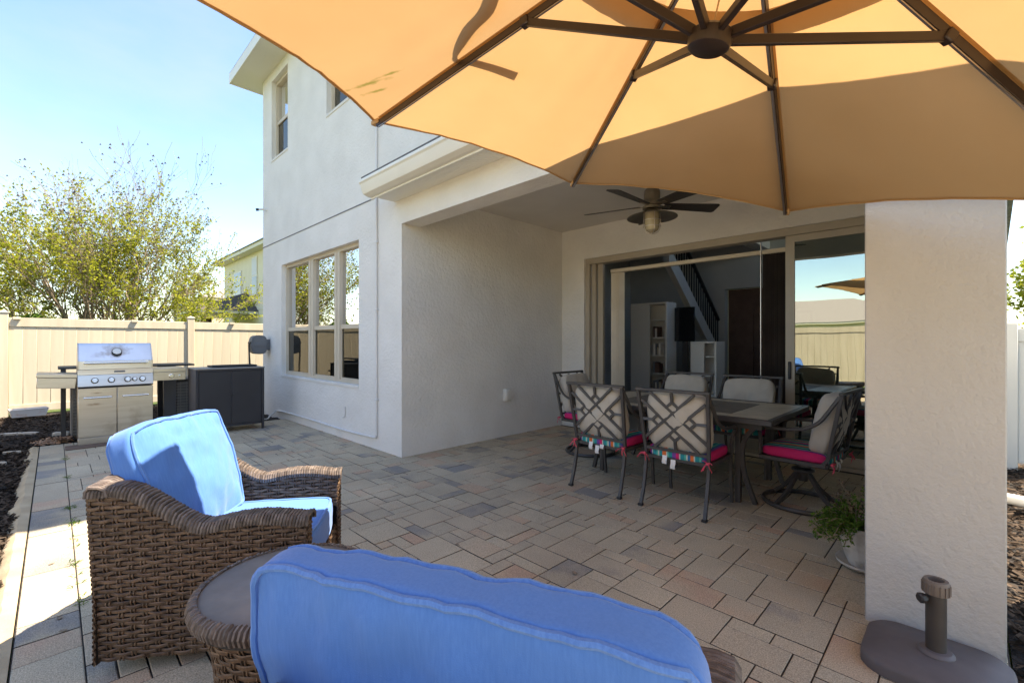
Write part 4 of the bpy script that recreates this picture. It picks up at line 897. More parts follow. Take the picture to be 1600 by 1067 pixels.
def armchair(name, lab, loc, rz):
    e = thing(name, lab, 'armchair', loc, rz, 'wicker swivel armchairs')
    HW, AT, D0, D1, Z0 = .39, .085, -.40, .40, .055
    def top(y):     # arm profile from back to front
        t = (y - D0) / (D1 - D0)
        if t < .10: return .765
        if t < .52: s = (t - .10) / .42; return .765 - .175 * (s * s * (3 - 2 * s))
        s = (t - .52) / .48; return .59 + .022 * math.sin(PI * min(s * 1.1, 1)) + .006 * s
    def lean(z): return -.055 * max(0, (z - .30)) ** 1.0
    def flare(z): return .018 * math.sin(min(1, max(0, z / .7)) * PI * .5)
    W = MB(); B = MB()
    for s in (-1, 1):
        def outer(u, z, o, s=s):
            y = D0 + u; k = 1 - u / (D1 - D0); return (s * (HW + flare(z) - .02 + o), y + lean(z) * k, z)
        def inner(u, z, o, s=s):
            y = D0 + .06 + u; return (s * (HW - AT - o), y, z)
        weave(W, outer, D1 - D0, Z0, lambda u: top(D0 + u) - .012, seed=1 + s)
        backing(B, outer, D1 - D0, Z0, lambda u: top(D0 + u) - .012)
        weave(W, inner, D1 - D0 - .06, .40, lambda u: top(D0 + .06 + u) - .012, seed=5 + s)
        backing(B, inner, D1 - D0 - .06, .40, lambda u: top(D0 + .06 + u) - .012)
        fr = lambda u, z, o, s=s: (s * (HW - AT + u), D1 + o, z)
        weave(W, fr, AT - .004, Z0, lambda u: top(D1) - .012, st=.045, seed=8 + s); backing(B, fr, AT - .004, Z0, lambda u: top(D1) - .012)
    ap = lambda u, z, o: (-HW + AT + u, D1 - .012 + o, z)
    weave(W, ap, 2 * (HW - AT), Z0, lambda u: .30, seed=20); backing(B, ap, 2 * (HW - AT), Z0, lambda u: .30)
    bk = lambda u, z, o: (-HW + u, D0 + lean(z) - o, z); bt = lambda u: .765 + .03 * math.sin(PI * u / (2 * HW))
    weave(W, bk, 2 * HW, Z0, lambda u: bt(u) - .012, seed=30); backing(B, bk, 2 * HW, Z0, lambda u: bt(u) - .012)
    bi = lambda u, z, o: (-HW + AT + u, D0 + .07 + lean(z) * .9 + o, z)
    weave(W, bi, 2 * (HW - AT), .40, lambda u: bt(u) - .012, seed=31); backing(B, bi, 2 * (HW - AT), .40, lambda u: bt(u) - .012)
    W.build('wicker_weave', M['wicker'], e, world=False, kind='stuff'); B.build('inner_shell', M['wicker_dark'], e, world=False)
    # wrapped rims
    T = MB()
    for s in (-1, 1):
        y = D0 - .005; i = 0
        while y < D1 + .008:
            z = top(y); xo = s * (HW + flare(z) - .018); xi = s * (HW - AT - .004); yy = y + lean(z) * (1 - (y - D0) / (D1 - D0)); j = .0012 * math.sin(i * 1.7)
            T.tube([(xo + s * .002, yy, z - .034), (xo + s * .003, yy + .004, z - .012), (xo - s * .008, yy + .006, z + .004 + j), ((xo + xi) / 2, yy + .010, z + .008 + j), (xi + s * .008, yy + .012, z + .004 + j), (xi - s * .002, yy + .014, z - .012), (xi, yy + .014, z - .03)], .0078, 6)
            y += .0126; i += 1
        for dx in ():           # long strands over the wrap
            pts = [(s * (HW - AT + dx + flare(top(D0 + q * .02)) * dx / AT - .004), D0 + q * .02 + lean(top(D0 + q * .02)) * (1 - q / 40), top(D0 + q * .02) + .016 + .003 * math.sin(q * 1.6 + dx * 90)) for q in range(41)]
            T.tube(pts, .0065, 5, flat=.5, up=(0, 0, 1))
    i = 0; x = -HW + .01
    while x < HW:
        z = bt(x + HW); yb = D0 + lean(z); 
        T.tube([(x, yb - .004, z - .034), (x + .003, yb - .004, z - .01), (x + .006, yb + .012, z + .006), (x + .009, yb + .045, z + .006), (x + .011, yb + .07, z - .006), (x + .012, yb + .074, z - .03)], .0078, 6); x += .0126
    T.build('woven_rim', M['wicker_grey'], e, world=False, kind='stuff')
    q = MB(); q.box(-HW + AT, HW - AT, D0 + .07, D1 - .02, .27, .295); q.build('seat_deck', M['wicker_dark'], e, world=False, smooth=False)
    q = MB(); q.tube([(.27 * math.cos(2 * PI * i / 40), .27 * math.sin(2 * PI * i / 40), .016) for i in range(40)], .015, 8, closed=True)
    for i in range(4): a = PI / 4 + i * PI / 2; q.bar((0, 0, .05), (.27 * math.cos(a), .27 * math.sin(a), .02), .03, .02)
    q.lathe([(.05, .03), (.05, .10), (.12, .11), (.12, .27)], 16); q.build('swivel_base', M['black'], e, world=False)
    return e
C1 = (-2.575, .665, 0); A1 = math.atan2(-.57, .82)
armchair('wicker_armchair', 'brown wicker armchair at left with its side towards the camera', C1, A1)
C2 = (-.61, .63, 0); A2 = R(20)
armchair('wicker_armchair', 'wicker armchair in the foreground mostly hidden by its blue back cushion', C2, A2)
def place(loc, rz, lx, ly, lz, tilt, yaw=0.0): return Matrix.Translation(loc) @ Matrix.Rotation(rz, 4, 'Z') @ Matrix.Translation((lx, ly, lz)) @ Matrix.Rotation(yaw, 4, 'Z') @ Matrix.Rotation(tilt, 4, 'X')
cushion_thing('back_cushion', 'sunlit blue back cushion leaning in the left wicker armchair', .60, .56, .14, place(C1, A1, -.005, -.265, .71, R(17), R(-12)), 3, .012, 7, .6)
cushion_thing('back_cushion', 'large blue back cushion filling the bottom foreground', .78, .56, .078, place(C2, A2, -.05, -.140, .69, R(9), R(4)), 11, .011, 11, .8)
def seat_cushion(lab, loc, rz):
    m_ = place(loc, rz, 0, .055, .385, 0) @ Matrix.Rotation(R(-90), 4, 'X')
    cushion_thing('seat_cushion', lab, .57, .665, .165, m_, 5, .004)
seat_cushion('pale blue seat cushion in the left wicker armchair', C1, A1); seat_cushion('blue seat cushion hidden in the foreground wicker armchair', C2, A2)

# side table
TX, TY = -1.665, .575
e = thing('wicker_side_table', 'round wicker side table with grey top between the armchairs', 'side table', (TX, TY, 0)); e.scale = (.88, .88, 1)
W = MB(); B = MB()
def rad(z): t = z / .47; return .20 + .045 * (1 - t) ** 2 * 2 + .085 * t ** 2.2
cyl = lambda u, z, o: ((rad(z) + o) * math.cos(u / .25), (rad(z) + o) * math.sin(u / .25), z)
weave(W, cyl, 2 * PI * .25, .02, lambda u: .465, seed=40, closed=True, pitch=.02, st=.045); backing(B, cyl, 2 * PI * .25, .02, lambda u: .465, 48)
W.build('wicker_weave', M['wicker'], e, world=False, kind='stuff'); B.build('inner_shell', M['wicker_dark'], e, world=False)
q = MB(); q.lathe([(.24, .466), (.305, .468), (.305, .488), (.24, .489)], 48); q.build('underframe', M['black'], e, world=False)
T = MB()
for i in range(120):
    a = 2 * PI * i / 120; pts = []
    for r_, z in ((.306, .489), (.322, .495), (.327, .512), (.320, .527), (.308, .533), (.299, .532)): b = a + (.332 - r_) * .6; pts.append((r_ * math.cos(b), r_ * math.sin(b), z + .002 * math.sin(i * 2.3)))
    T.tube(pts, .0095, 6)
for r_, z in (): T.tube([(r_ * math.cos(2 * PI * i / 96), r_ * math.sin(2 * PI * i / 96), z + .003 * math.sin(i * PI / 2)) for i in range(96)], .006, 5, closed=True)
T.build('woven_rim', M['wicker_grey'], e, world=False, kind='stuff')
q = MB(); q.lathe([(.0, .512), (.298, .512), (.302, .530), (.299, .5345), (.0, .5355)], 64, cap=False); q.build('table_top', M['slate'], e, world=False, ang=60)

# ================================================================ dining set
def dining_chair(name, lab, loc, rz, swivel, seed):
    e = thing(name, lab, 'chair', loc, rz, 'metal dining chairs around the table')
    bz = M['bronze']; HW = .275
    def back(z, off=0): t = (z - .42) / .54; return -.235 - .09 * t - .01 * t * t + off      # y of the back plane at height z
    for s in (-1, 1):
        q = MB(); zt = .42
        if swivel: pts = [(s * HW * .94, -.20, .405)] + [(s * (HW * .94 + (z - .42) * .05), back(z), z) for z in (.46, .6, .75, .9, .965)]
        else: pts = smoothpath([(s * HW * .95, -.335, 0), (s * HW * .94, -.285, .15), (s * HW * .94, -.245, .33), (s * HW * .94, back(.45), .45)], 5) + [(s * (HW * .94 + (z - .42) * .05), back(z), z) for z in (.6, .75, .9, .965)]
        q.tube(pts, .0175, 4, up=(1, 0, 0), flat=1.0); q.build('back_post' if swivel else 'leg', bz, e, world=False)
        if not swivel:
            q = MB(); q.tube(smoothpath([(s * HW * .97, .265, 0), (s * HW * .97, .245, .2), (s * HW * .97, .235, .41), (s * HW * 1.02, .225, .55)], 4), .0165, 4, up=(1, 0, 0)); q.build('leg', bz, e, world=False)
            q = MB(); q.box(s * HW * .95 - .02, s * HW * .95 + .02, -.355, -.315, 0, .02, .004); q.build('foot', M['rubber'], e, world=False)
        q = MB(); xx = s * (HW + .02)
        pts = smoothpath([(s * (HW * .94 + .026), back(.945, .01), .945), (xx, back(.86, .04), .865), (xx + s * .012, -.20, .75), (xx + s * .02, -.10, .685), (xx + s * .02, .04, .662), (xx + s * .018, .16, .658), (xx + s * .01, .225, .635), (s * HW * 1.02, .232, .56), (s * HW * 1.0, .235, .43)], 5)
        q.tube(pts, .0145, 6, up=(1, 0, 0)); q.build('arm', bz, e, world=False)
    q = MB(); x0, x1 = HW * .94 + .027, 0
    q.bar((-x0 - .02, back(.965), .968), (x0 + .02, back(.965), .968), .034, .024, (0, 0, 1), .004); q.build('top_rail', bz, e, world=False)
    q = MB(); q.bar((-HW * .95, back(.475), .475), (HW * .95, back(.475), .475), .02, .022, (0, 0, 1)); q.build('bottom_rail', bz, e, world=False)
    # interlaced lattice
    q = MB(); zc, zh = .7175, .232; xh = HW * .95
    def P(u, v): z = zc + v * zh; return Vector((u * xh, back(z), z))
    c_ = .30; segs = []
    for o in (c_, -c_):
        segs += [((-1, -1 + o) if o > 0 else (-1 - o, -1), (1 - o, 1) if o > 0 else (1, 1 + o))]
        segs += [((-1, 1 - o) if o > 0 else (-1 - o, 1), (1 - o, -1) if o > 0 else (1, -1 - o))]
    a, b = .19, c_ + .19 * 2 - .0
    for sx, sy in ((0, 1), (0, -1), (1, 0), (-1, 0)):
        if sx == 0:
            segs += [((-a, sy * (c_ + a)), (0, sy * b)), ((a, sy * (c_ + a)), (0, sy * b)), ((0, sy * b), (0, sy))]
        else: segs += [((sx * (c_ + a), -a), (sx * b, 0)), ((sx * (c_ + a), a), (sx * b, 0)), ((sx * b, 0), (sx, 0))]
    for k, (p0, p1) in enumerate(segs): q.bar(P(*p0), P(*p1), .022, .014 + .0004 * k, (0, -1, .17))
    q.build('back_lattice', bz, e, world=False, smooth=False)
    q = MB()
    for s in (-1, 1): q.bar((s * HW * .95, -.225, .405), (s * HW * .97, .24, .405), .03, .028)
    q.bar((-HW * .96, -.225, .404), (HW * .96, -.225, .404), .03, .028); q.bar((-HW * .97, .235, .404), (HW * .97, .235, .404), .03, .03); q.box(-HW * .9, HW * .9, -.2, .22, .402, .409); q.build('seat_frame', bz, e, world=False, smooth=False)
    if swivel:
        q = MB(); q.tube([(.29 * math.cos(2 * PI * i / 48), .29 * math.sin(2 * PI * i / 48), .02) for i in range(48)], .019, 6, closed=True, up=(0, 0, 1)); q.build('base_ring', bz, e, world=False)
        for i in range(4):
            a = PI / 4 + i * PI / 2 + .35; q = MB(); c, s = math.cos(a), math.sin(a)
            q.tube(smoothpath([(c * .03, s * .03, .275), (c * .08, s * .08, .23), (c * .17, s * .17, .12), (c * .285, s * .285, .03)], 5), .017, 4, flat=1.2, up=(0, 0, 1)); q.build('base_leg', bz, e, world=False)
        q = MB(); q.lathe([(.035, .20), (.045, .25), (.055, .27), (.085, .285), (.085, .30), (.045, .315), (.04, .36), (.11, .375), (.12, .402)], 20); q.bar((-.12, -.06, .36), (.12, -.06, .36), .05, .04); q.tube([(.1, .08, .345), (-.02, .08, .345)], .022, 8); q.build('swivel_hub', bz, e, world=False)
    # cushions
    pad = MB(); n = 22
    def padpt(a, b, c):
        k = 6; s = (abs(a) ** k + abs(b) ** k + abs(c) ** k) ** (-1 / k); a, b, c = a * s, b * s, c * s
        return (a * .262, b * .25 + .005, .453 + c * .042 * (1 + .25 * (1 - a * a) * (1 - b * b)) - (.012 * max(0, -b - .75) / .25 if b < -.75 else 0) + .003 * fbm(a * 3 + seed, b * 3))
    for ax in range(3):
        for sg in (-1, 1):
            def fn(u, v, ax=ax, sg=sg):
                u = 2 * u - 1; v = 2 * v - 1
                if ax == 0: return padpt(sg, u * sg, v)
                if ax == 1: return padpt(-u * sg, sg, v)
                return padpt(u, v * sg, sg)
            pad.grid(n, n if ax == 2 else 6, fn)
    pd = pad.build('seat_pad', M['striped'], e, world=False, ang=80)
    o = bpy.data.objects.new('back_pillow', cushion_mesh('back_pillow', .50, .47, .135, M['pillow'], 6, .35, seed * 3.1, 24, .010, [(0, 0, .03)])); COL.objects.link(o); o.parent = e
    rgn = random.Random(seed)
    o.matrix_basis = Matrix.Translation((rgn.uniform(-.012, .012), -.205, .712)) @ Matrix.Rotation(R(11.5), 4, 'X') @ Matrix.Rotation(R(rgn.uniform(-2, 2)), 4, 'Y')
    for s in (-1, 1):        # ribbon bows
        q = MB(); bx, by, bz_ = s * (HW * .94 + .002), -.262, .425
        for k in range(5):
            a = rgn.uniform(-.5, .5) + (0, PI, -.9, -2.2, -1.6)[k]; l = (.04, .04, .07, .075, .06)[k]; dx, dz = math.cos(a) * l, math.sin(a) * l
            mid = (bx + dx * .5 + rgn.uniform(-.008, .008), by - .02, bz_ + dz * .5 + .012)
            q.tube(smoothpath([(bx, by, bz_), mid, (bx + dx, by - .018 + rgn.uniform(-.01, .01), bz_ + dz)], 3), .0055, 4, flat=.35)
        q.tube([(bx - .012, by - .008, bz_), (bx + .012, by - .01, bz_)], .011, 6); q.build('ribbon', M['ribbon'], pd, world=False)
    if not swivel or seed % 2:
        q = MB()
        for k, (x, z0, z1) in enumerate(((-.09, .36, .43), (-.02, .33, .405), (.03, .38, .42))[: 2 + seed % 2]):
            q.grid(1, 3, lambda u, v: (x + (u - .5) * .04 + .004 * math.sin(v * 5), -.252 - .012 * math.sin(v * 3), z1 + (z0 - z1) * v))
        q.build('care_label', M['tagw'], pd, world=False)
    return e
dining_chair('dining_chair', 'patio dining chair seen from behind, nearest the shaded side wall', (-2.375, 3.78, 0), R(0), False, 1)
dining_chair('dining_chair', 'patio dining chair seen from behind at the centre, closest to the camera', (-1.655, 3.78, 0), R(1.5), False, 2)
dining_chair('dining_chair', 'dining chair across the table beside the open door, left of the pair', (-2.43, 5.22, 0), R(178), False, 4)
dining_chair('dining_chair', 'dining chair across the table, right of the pair, before the brown blinds', (-1.665, 5.18, 0), R(183), False, 6)
dining_chair('swivel_dining_chair', 'swivel dining chair at the table end beside the column', (-.955, 4.42, 0), R(86), True, 3)
dining_chair('swivel_dining_chair', 'swivel dining chair at the far table end by the side wall', (-3.27, 4.66, 0), R(-90), True, 5)

# table
TX0, TX1, TY0, TY1, TZ = -3.02, -1.06, 3.93, 5.16, .74
e = thing('dining_table', 'rectangular patio dining table with tan tiles and dark metal legs', 'table', ((TX0 + TX1) / 2, (TY0 + TY1) / 2, 0))
b_ = .045; mb = MB()
mb.box(TX0, TX1, TY0, TY0 + b_, TZ - .045, TZ, .005); mb.box(TX0, TX1, TY1 - b_, TY1, TZ - .045, TZ, .005); mb.box(TX0, TX0 + b_, TY0 + b_, TY1 - b_, TZ - .045, TZ, .005); mb.box(TX1 - b_, TX1, TY0 + b_, TY1 - b_, TZ - .045, TZ, .005)
mb.box(TX0 + .1, TX1 - .1, TY0 + .1, TY0 + .13, TZ - .10, TZ - .03); mb.box(TX0 + .1, TX1 - .1, TY1 - .13, TY1 - .1, TZ - .10, TZ - .03); mb.box(TX0 + .1, TX0 + .13, TY0 + .13, TY1 - .13, TZ - .10, TZ - .03); mb.box(TX1 - .13, TX1 - .1, TY0 + .13, TY1 - .13, TZ - .10, TZ - .03)
mb.build('table_frame', M['bronze'], e)
ix0, ix1, iy0, iy1 = TX0 + b_ + .001, TX1 - b_ - .001, TY0 + b_ + .001, TY1 - b_ - .001; tw = .16; k = .003
def tile(x0, x1, y0, y1, m, dz=0): MB().box(x0 + k, x1 - k, y0 + k, y1 - k, TZ - .02, TZ - .004 + dz, .002).build('tile', m, e)
nx = 6
for i in range(nx):
    a, b = ix0 + (ix1 - ix0) * i / nx, ix0 + (ix1 - ix0) * (i + 1) / nx
    tile(a, b, iy0, iy0 + tw, M['tile']); tile(a, b, iy1 - tw, iy1, M['tile'])
for i in range(3):
    a, b = iy0 + tw + (iy1 - iy0 - 2 * tw) * i / 3, iy0 + tw + (iy1 - iy0 - 2 * tw) * (i + 1) / 3
    tile(ix0, ix0 + .33, a, b, M['tile']); tile(ix1 - .33, ix1, a, b, M['tile'])
for i in range(4):
    for j in range(3):
        W_ = (ix1 - ix0 - .66) / 4; H_ = (iy1 - iy0 - 2 * tw) / 3
        tile(ix0 + .33 + W_ * i, ix0 + .33 + W_ * (i + 1), iy0 + tw + H_ * j, iy0 + tw + H_ * (j + 1), M['tile_dark'])
MB().box(ix0, ix1, iy0, iy1, TZ - .03, TZ - .021).build('tile_bed', M['bronze'], e, smooth=False)
for sx in (0, 1):
    for sy in (0, 1):
        x = TX1 - .30 if sx else TX0 + .30; y = TY1 - .2 if sy else TY0 + .17; dx = 1 if sx else -1; dy = 1 if sy else -1
        q = MB(); q.box(x - .022, x + .022, y - .022, y + .022, 0, TZ - .04, .004); lg = q.build('leg', M['bronze'], e)
        q = MB(); q.tube(smoothpath([(x + dx * .16, y - dy * .02 + dy * .02, TZ - .06), (x + dx * .07, y, TZ - .17), (x + dx * .032, y, .45), (x + dx * .05, y, .25), (x + dx * .125, y - dy * .03, .0)], 6), .024, 4, up=(0, 1, 0)); q.build('curved_brace', M['bronze'], lg)
e = thing('ash_dish', 'small dark round dish on the dining table', 'dish', (-2.35, 4.72, TZ))
q = MB(); q.lathe([(.0, .0), (.06, .0), (.10, .03), (.105, .038), (.098, .036), (.058, .008), (0, .008)], 24, Matrix.Translation((-2.35, 4.72, TZ - .003)), cap=False); q.build('bowl', M['bronze'], e)
q = MB(); q.tube([(-2.35 + .105 * math.cos(i * PI / 12), 4.72 + .105 * math.sin(i * PI / 12), TZ + .036) for i in range(24)], .006, 6, closed=True); q.build('rim', M['black'], e)
# ================================================================ cantilever umbrella
UA = Vector((-.396, 1.310, 2.662)); un = Vector((.247, .015, 1)).normalized(); uu = (Vector((1, 0, 0)) - un * un.x).normalized(); uv = un.cross(uu)
UR, UD, UH, US, UROT = 1.62, .602, .473, .446, -3.036
tips = [UA - un * UD + (uu * math.cos(UROT - k * PI / 4) + uv * math.sin(UROT - k * PI / 4)) * UR for k in range(8)]
hub = UA - un * UH
umb = thing('patio_umbrella', 'large tan octagonal cantilever umbrella tilted over the seating', 'umbrella', (1.9, -.9, 0))
def fab(k, s, t, dz=0.0, sc=.055):
    """s 0..1 across the panel, t 0..1 from apex to rim"""
    a, b = tips[k], tips[(k + 1) % 8]; c = a.lerp(b, s) - UA
    scal = 1 - sc * 4 * s * (1 - s) * t ** 2
    sag = -.020 * 4 * s * (1 - s) * math.sin(PI * min(t, 1) * .8)
    pk = .006 * noise.noise(Vector((s * 9 + k * 7.3, t * 3.1, 2.0))) * t + .004 * noise.noise(Vector((s * 26 + k * 3.1, t * 4.0, 9.0))) * t ** 6
    return UA + c * (t * scal) + un * (dz + sag + pk * (4 * s * (1 - s)) ** .3)
mb = MB()
for k in range(8):
    mb.grid(28, 34, lambda u, v, k=k: fab(k, u, .27 + .73 * v))
cn = mb.build('canopy', M['canopy'], umb, ang=14)
mb = MB()
for k in range(8): mb.grid(10, 8, lambda u, v, k=k: fab(k, u, .02 + .33 * v, .045 + .03 * (1 - v), .02))
mb.build('vent_cap', M['canopy'], umb, ang=14)
for k in range(8):
    mb = MB(); mb.grid(28, 2, lambda u, v, k=k: fab(k, u, .9915 + .008 * v, -.004)); mb.build('hem_band', M['canopy'], cn, ang=30)
    for s0, s1 in ((.0, .014), (.986, 1.0)):
        mb = MB(); mb.grid(2, 24, lambda u, v, k=k: fab(k, s0 + (s1 - s0) * u / (.35 + .65 * v), .30 + .675 * v, -.004) if s0 < .5 else fab(k, 1 - .014 * (1 - u) / (.35 + .65 * v), .30 + .675 * v, -.004)); mb.build('seam', M['canopy'], cn, ang=30)
for k in range(8):
    mb = MB(); pts = [fab(k, i / 20, 1.0, -.002) for i in range(21)]; mb.tube(pts, .0042, 5, flat=1); mb.build('hem', M['tip'], cn)
for k in range(8):
    d = (tips[k] - UA).normalized(); side = d.cross(un).normalized(); up = side.cross(d)
    o = -up * .026 if up.dot(un) > 0 else up * .026
    mb = MB(); mb.bar(UA + o + d * .06, tips[k] + o - d * .02, .014, .026, up); rb = mb.build('rib', M['umb_frame'], umb, smooth=False)
    mb = MB(); mb.bar(UA + o * 1.62 + d * .06, tips[k] + o * 1.62 - d * .03, .008, .004, up); mb.build('rib_edge', M['silver'], rb, smooth=False)
    at = UA + (tips[k] - UA) * US + o * 1.2
    mb = MB(); hd = (at - hub); hd = (hd - un * hd.dot(un)).normalized(); mb.bar(hub + hd * .045 + un * .015, at, .017, .027, un, .002); st_ = mb.build('strut', M['umb_frame'], umb)
    mb = MB(); mb.bar(at - side * .016, at + side * .016, .035, .035, up, .004); mb.build('strut_bracket', M['umb_frame'], st_)
    mb = MB(); mb.bar(tips[k] - d * .045 + o * .6, tips[k] + d * .012 + o * .4, .03, .022, up, .004); mb.build('tip_pocket', M['tip'], rb)
mh = Matrix.Translation(hub) @ un.to_track_quat('Z', 'Y').to_matrix().to_4x4()
mb = MB(); mb.lathe([(.0, -.024), (.045, -.024), (.056, -.016), (.060, .0), (.060, .022), (.05, .032), (.03, .036)], 28, mh); mb.build('hub', M['umb_frame'], umb)
mf = Matrix.Translation(UA - un * .20) @ un.to_track_quat('Z', 'Y').to_matrix().to_4x4()
mb = MB(); mb.lathe([(.002, -.05), (.012, -.042), (.019, -.02), (.021, .01), (.016, .05), (.012, .16), (.03, .2)], 16, mf); fin = mb.build('finial', M['umb_frame'], umb)
mb = MB(); mb.tube([UA - un * .25, hub + un * .035], .0025, 5); mb.build('cord', M['tip'], fin)
# closing strap lying on top of the canopy
def ontop(x, y, h=.006):
    best = None
    for k in range(8):
        a, b = tips[k], tips[(k + 1) % 8]; n_ = (a - UA).cross(b - UA)
        z = UA.z - (n_.x * (x - UA.x) + n_.y * (y - UA.y)) / n_.z; P_ = Vector((x, y, z))
        c1 = (a - UA).cross(P_ - UA).dot(n_); c2 = (P_ - UA).cross(b - UA).dot(n_)
        if c1 >= -1e-6 and c2 >= -1e-6: return Vector((x, y, z + h))
    return Vector((x, y, UA.z + h))
mb = MB()
ctl = [(-1.00, 1.00, .03), (-1.10, 1.05, .026), (-1.20, 1.10, .03), (-1.30, 1.11, .028), (-1.40, 1.14, .021), (-1.475, 1.17, .010), (-1.50, 1.20, .012), (-1.46, 1.25, .018), (-1.41, 1.34, .021), (-1.37, 1.43, .024)]
pp = smoothpath([(a, b, 0) for a, b, _ in ctl], 4); ww = [ctl[min(len(ctl) - 1, int(i / 4))][2] * (1 - (i % 4) / 4) + ctl[min(len(ctl) - 1, int(i / 4) + 1)][2] * ((i % 4) / 4) for i in range(len(pp))]
vs = []
for i, p in enumerate(pp):
    t = (pp[min(i + 1, len(pp) - 1)] - pp[max(i - 1, 0)]).normalized(); nrm = Vector((-t.y, t.x, 0))
    for s in (-1, 1): q = p + nrm * ww[i] * s; vs.append(ontop(q.x, q.y, .016))
mb.add(vs, [(2 * i, 2 * i + 1, 2 * i + 3, 2 * i + 2) for i in range(len(pp) - 1)]); mb.build('tie_strap', M['tip'], umb)
# arm and mast, behind and above the photographer
mb = MB(); mb.tube([(1.9, -.9, .06), (1.9, -.9, 2.6)], .042, 16); mb.build('mast', M['umb_frame'], umb)
top = UA + un * .16
mb = MB(); mb.tube(smoothpath([(1.9, -.9, 2.45), (1.65, -.65, 2.85), (.9, .08, 3.12), (.1, .84, 3.06), tuple(top)], 6), .03, 12); mb.build('arm', M['umb_frame'], umb)
mb = MB(); mb.tube([tuple(UA - un * .02), tuple(top)], .026, 12); mb.build('neck', M['umb_frame'], umb)
mb = MB(); mb.bar((1.4, -.9, .03), (2.4, -.9, .03), .1, .06, (0, 0, 1), .01); mb.bar((1.9, -1.4, .031), (1.9, -.4, .031), .1, .058, (0, 0, 1), .01); mb.build('cross_base', M['umb_frame'], umb)

# ================================================================ spare umbrella stand by the column
e = thing('umbrella_stand', 'empty taupe umbrella stand with short pole beside the column', 'umbrella stand', (-.08, 2.55, 0))
def rrect(cx, cy, hx, hy, r, n=8):
    o = []
    for sx, sy, a0 in ((1, 1, 0), (-1, 1, 90), (-1, -1, 180), (1, -1, 270)):
        for i in range(n + 1): a = R(a0 + 90 * i / n); o.append((cx + sx * (hx - r) + r * math.cos(a), cy + sy * (hy - r) + r * math.sin(a)))
    return o
mb = MB(); ly = [(1.0, .0), (1.0, .035), (.985, .046), (.95, .054), (.5, .068), (.22, .074)]; base = rrect(-.085, 2.575, .235, .205, .11); vs = []; n = len(base)
for s, z in ly: vs += [(-.085 + (x + .085) * s, 2.575 + (y - 2.575) * s, z) for x, y in base]
mb.add(vs, [(a * n + i, a * n + (i + 1) % n, a * n + n + (i + 1) % n, a * n + n + i) for a in range(len(ly) - 1) for i in range(n)] + [tuple((len(ly) - 1) * n + i for i in range(n))]); mb.build('base', M['stand'], e, ang=50)
mp_ = Matrix.Translation((-.082, 2.575, 0))
mb = MB(); mb.lathe([(.06, .068), (.06, .078), (.05, .088), (.034, .09)], 28, mp_); mb.build('pole_flange', M['stand'], e)
mb = MB(); mb.lathe([(.0335, .075), (.0335, .35), (.028, .35), (.028, .1)], 28, mp_); mb.build('pole', M['stand_pole'], e)
mb = MB(); mb.lathe([(.036, .318), (.043, .320), (.043, .366), (.039, .375), (.027, .375), (.027, .34)], 28, mp_, cap=False)
for i in range(16): a = 2 * PI * i / 16; mb.bar((-.082 + .044 * math.cos(a), 2.575 + .044 * math.sin(a), .322), (-.082 + .044 * math.cos(a), 2.575 + .044 * math.sin(a), .362), .006, .005, (math.cos(a), math.sin(a), 0))
mb.build('collar', M['stand_collar'], e)
mk = Matrix.Translation((-.082, 2.575, .30)) @ Matrix.Rotation(R(-135), 4, 'Z') @ Matrix.Rotation(R(90), 4, 'Y')
mb = MB(); mb.lathe([(.006, .03), (.006, .045), (.018, .047), (.021, .055), (.021, .066), (.014, .072)], 8, mk); mb.build('knob', M['black'], e, ang=20)

# ================================================================ ceiling fan
FX, FY = -2.31, 4.40
e = thing('ceiling_fan', 'five blade ceiling fan with caged jar lamp under the lanai ceiling', 'ceiling fan', (FX, FY, ZC))
mf = Matrix.Translation((FX, FY, 0))
mb = MB(); mb.lathe([(.07, ZC - .001), (.07, ZC - .05), (.03, ZC - .07), (.014, ZC - .08), (.014, 2.95)], 24, mf); mb.build('mount', M['fan_body'], e)
mb = MB(); mb.lathe([(.02, 2.955), (.06, 2.95), (.078, 2.93), (.082, 2.90), (.082, 2.83), (.07, 2.815), (.07, 2.78), (.095, 2.765), (.095, 2.74), (.04, 2.735)], 32, mf); mb.build('motor', M['fan_body'], e)
for i in range(5):
    a = R(52 + 72 * i); m_ = mf @ Matrix.Rotation(a, 4, 'Z') @ Matrix.Translation((0, 0, 2.775)) @ Matrix.Rotation(R(-14), 4, 'X')
    q = MB(); q.prism([(.13, -.055), (.70, -.082), (.72, -.064), (.72, .064), (.70, .082), (.13, .055)], -.004, .004, lambda x, y, t: m_ @ Vector((x, y, t))); bl = q.build('blade', M['fan_blade'], e, smooth=False)
    q = MB(); q.box(.07, .2, -.022, .022, -.012, -.0045, .002, m_); q.build('blade_iron', M['fan_body'], bl)
mb = MB(); mb.lathe([(.05, 2.738), (.07, 2.72), (.12, 2.70), (.252, 2.655), (.255, 2.648), (.25, 2.648), (.12, 2.693), (.05, 2.71)], 40, mf, cap=False); mb.build('shade', M['fan_body'], e)
mb = MB(); mb.lathe([(.072, 2.70), (.074, 2.62), (.074, 2.56), (.062, 2.52), (.032, 2.50), (.003, 2.495)], 24, mf); lampj = mb.build('lamp_jar', M['lamp_glass'], e)
q = MB()
for i in range(4):
    a = PI / 4 + i * PI / 2; q.tube(smoothpath([(FX + .084 * math.cos(a), FY + .084 * math.sin(a), 2.70), (FX + .086 * math.cos(a), FY + .086 * math.sin(a), 2.56), (FX + .058 * math.cos(a), FY + .058 * math.sin(a), 2.50), (FX, FY, 2.478)], 4), .0035, 5)
for z, r_ in ((2.62, .087), (2.555, .088)): q.tube([(FX + r_ * math.cos(i * PI / 12), FY + r_ * math.sin(i * PI / 12), z) for i in range(24)], .0035, 5, closed=True)
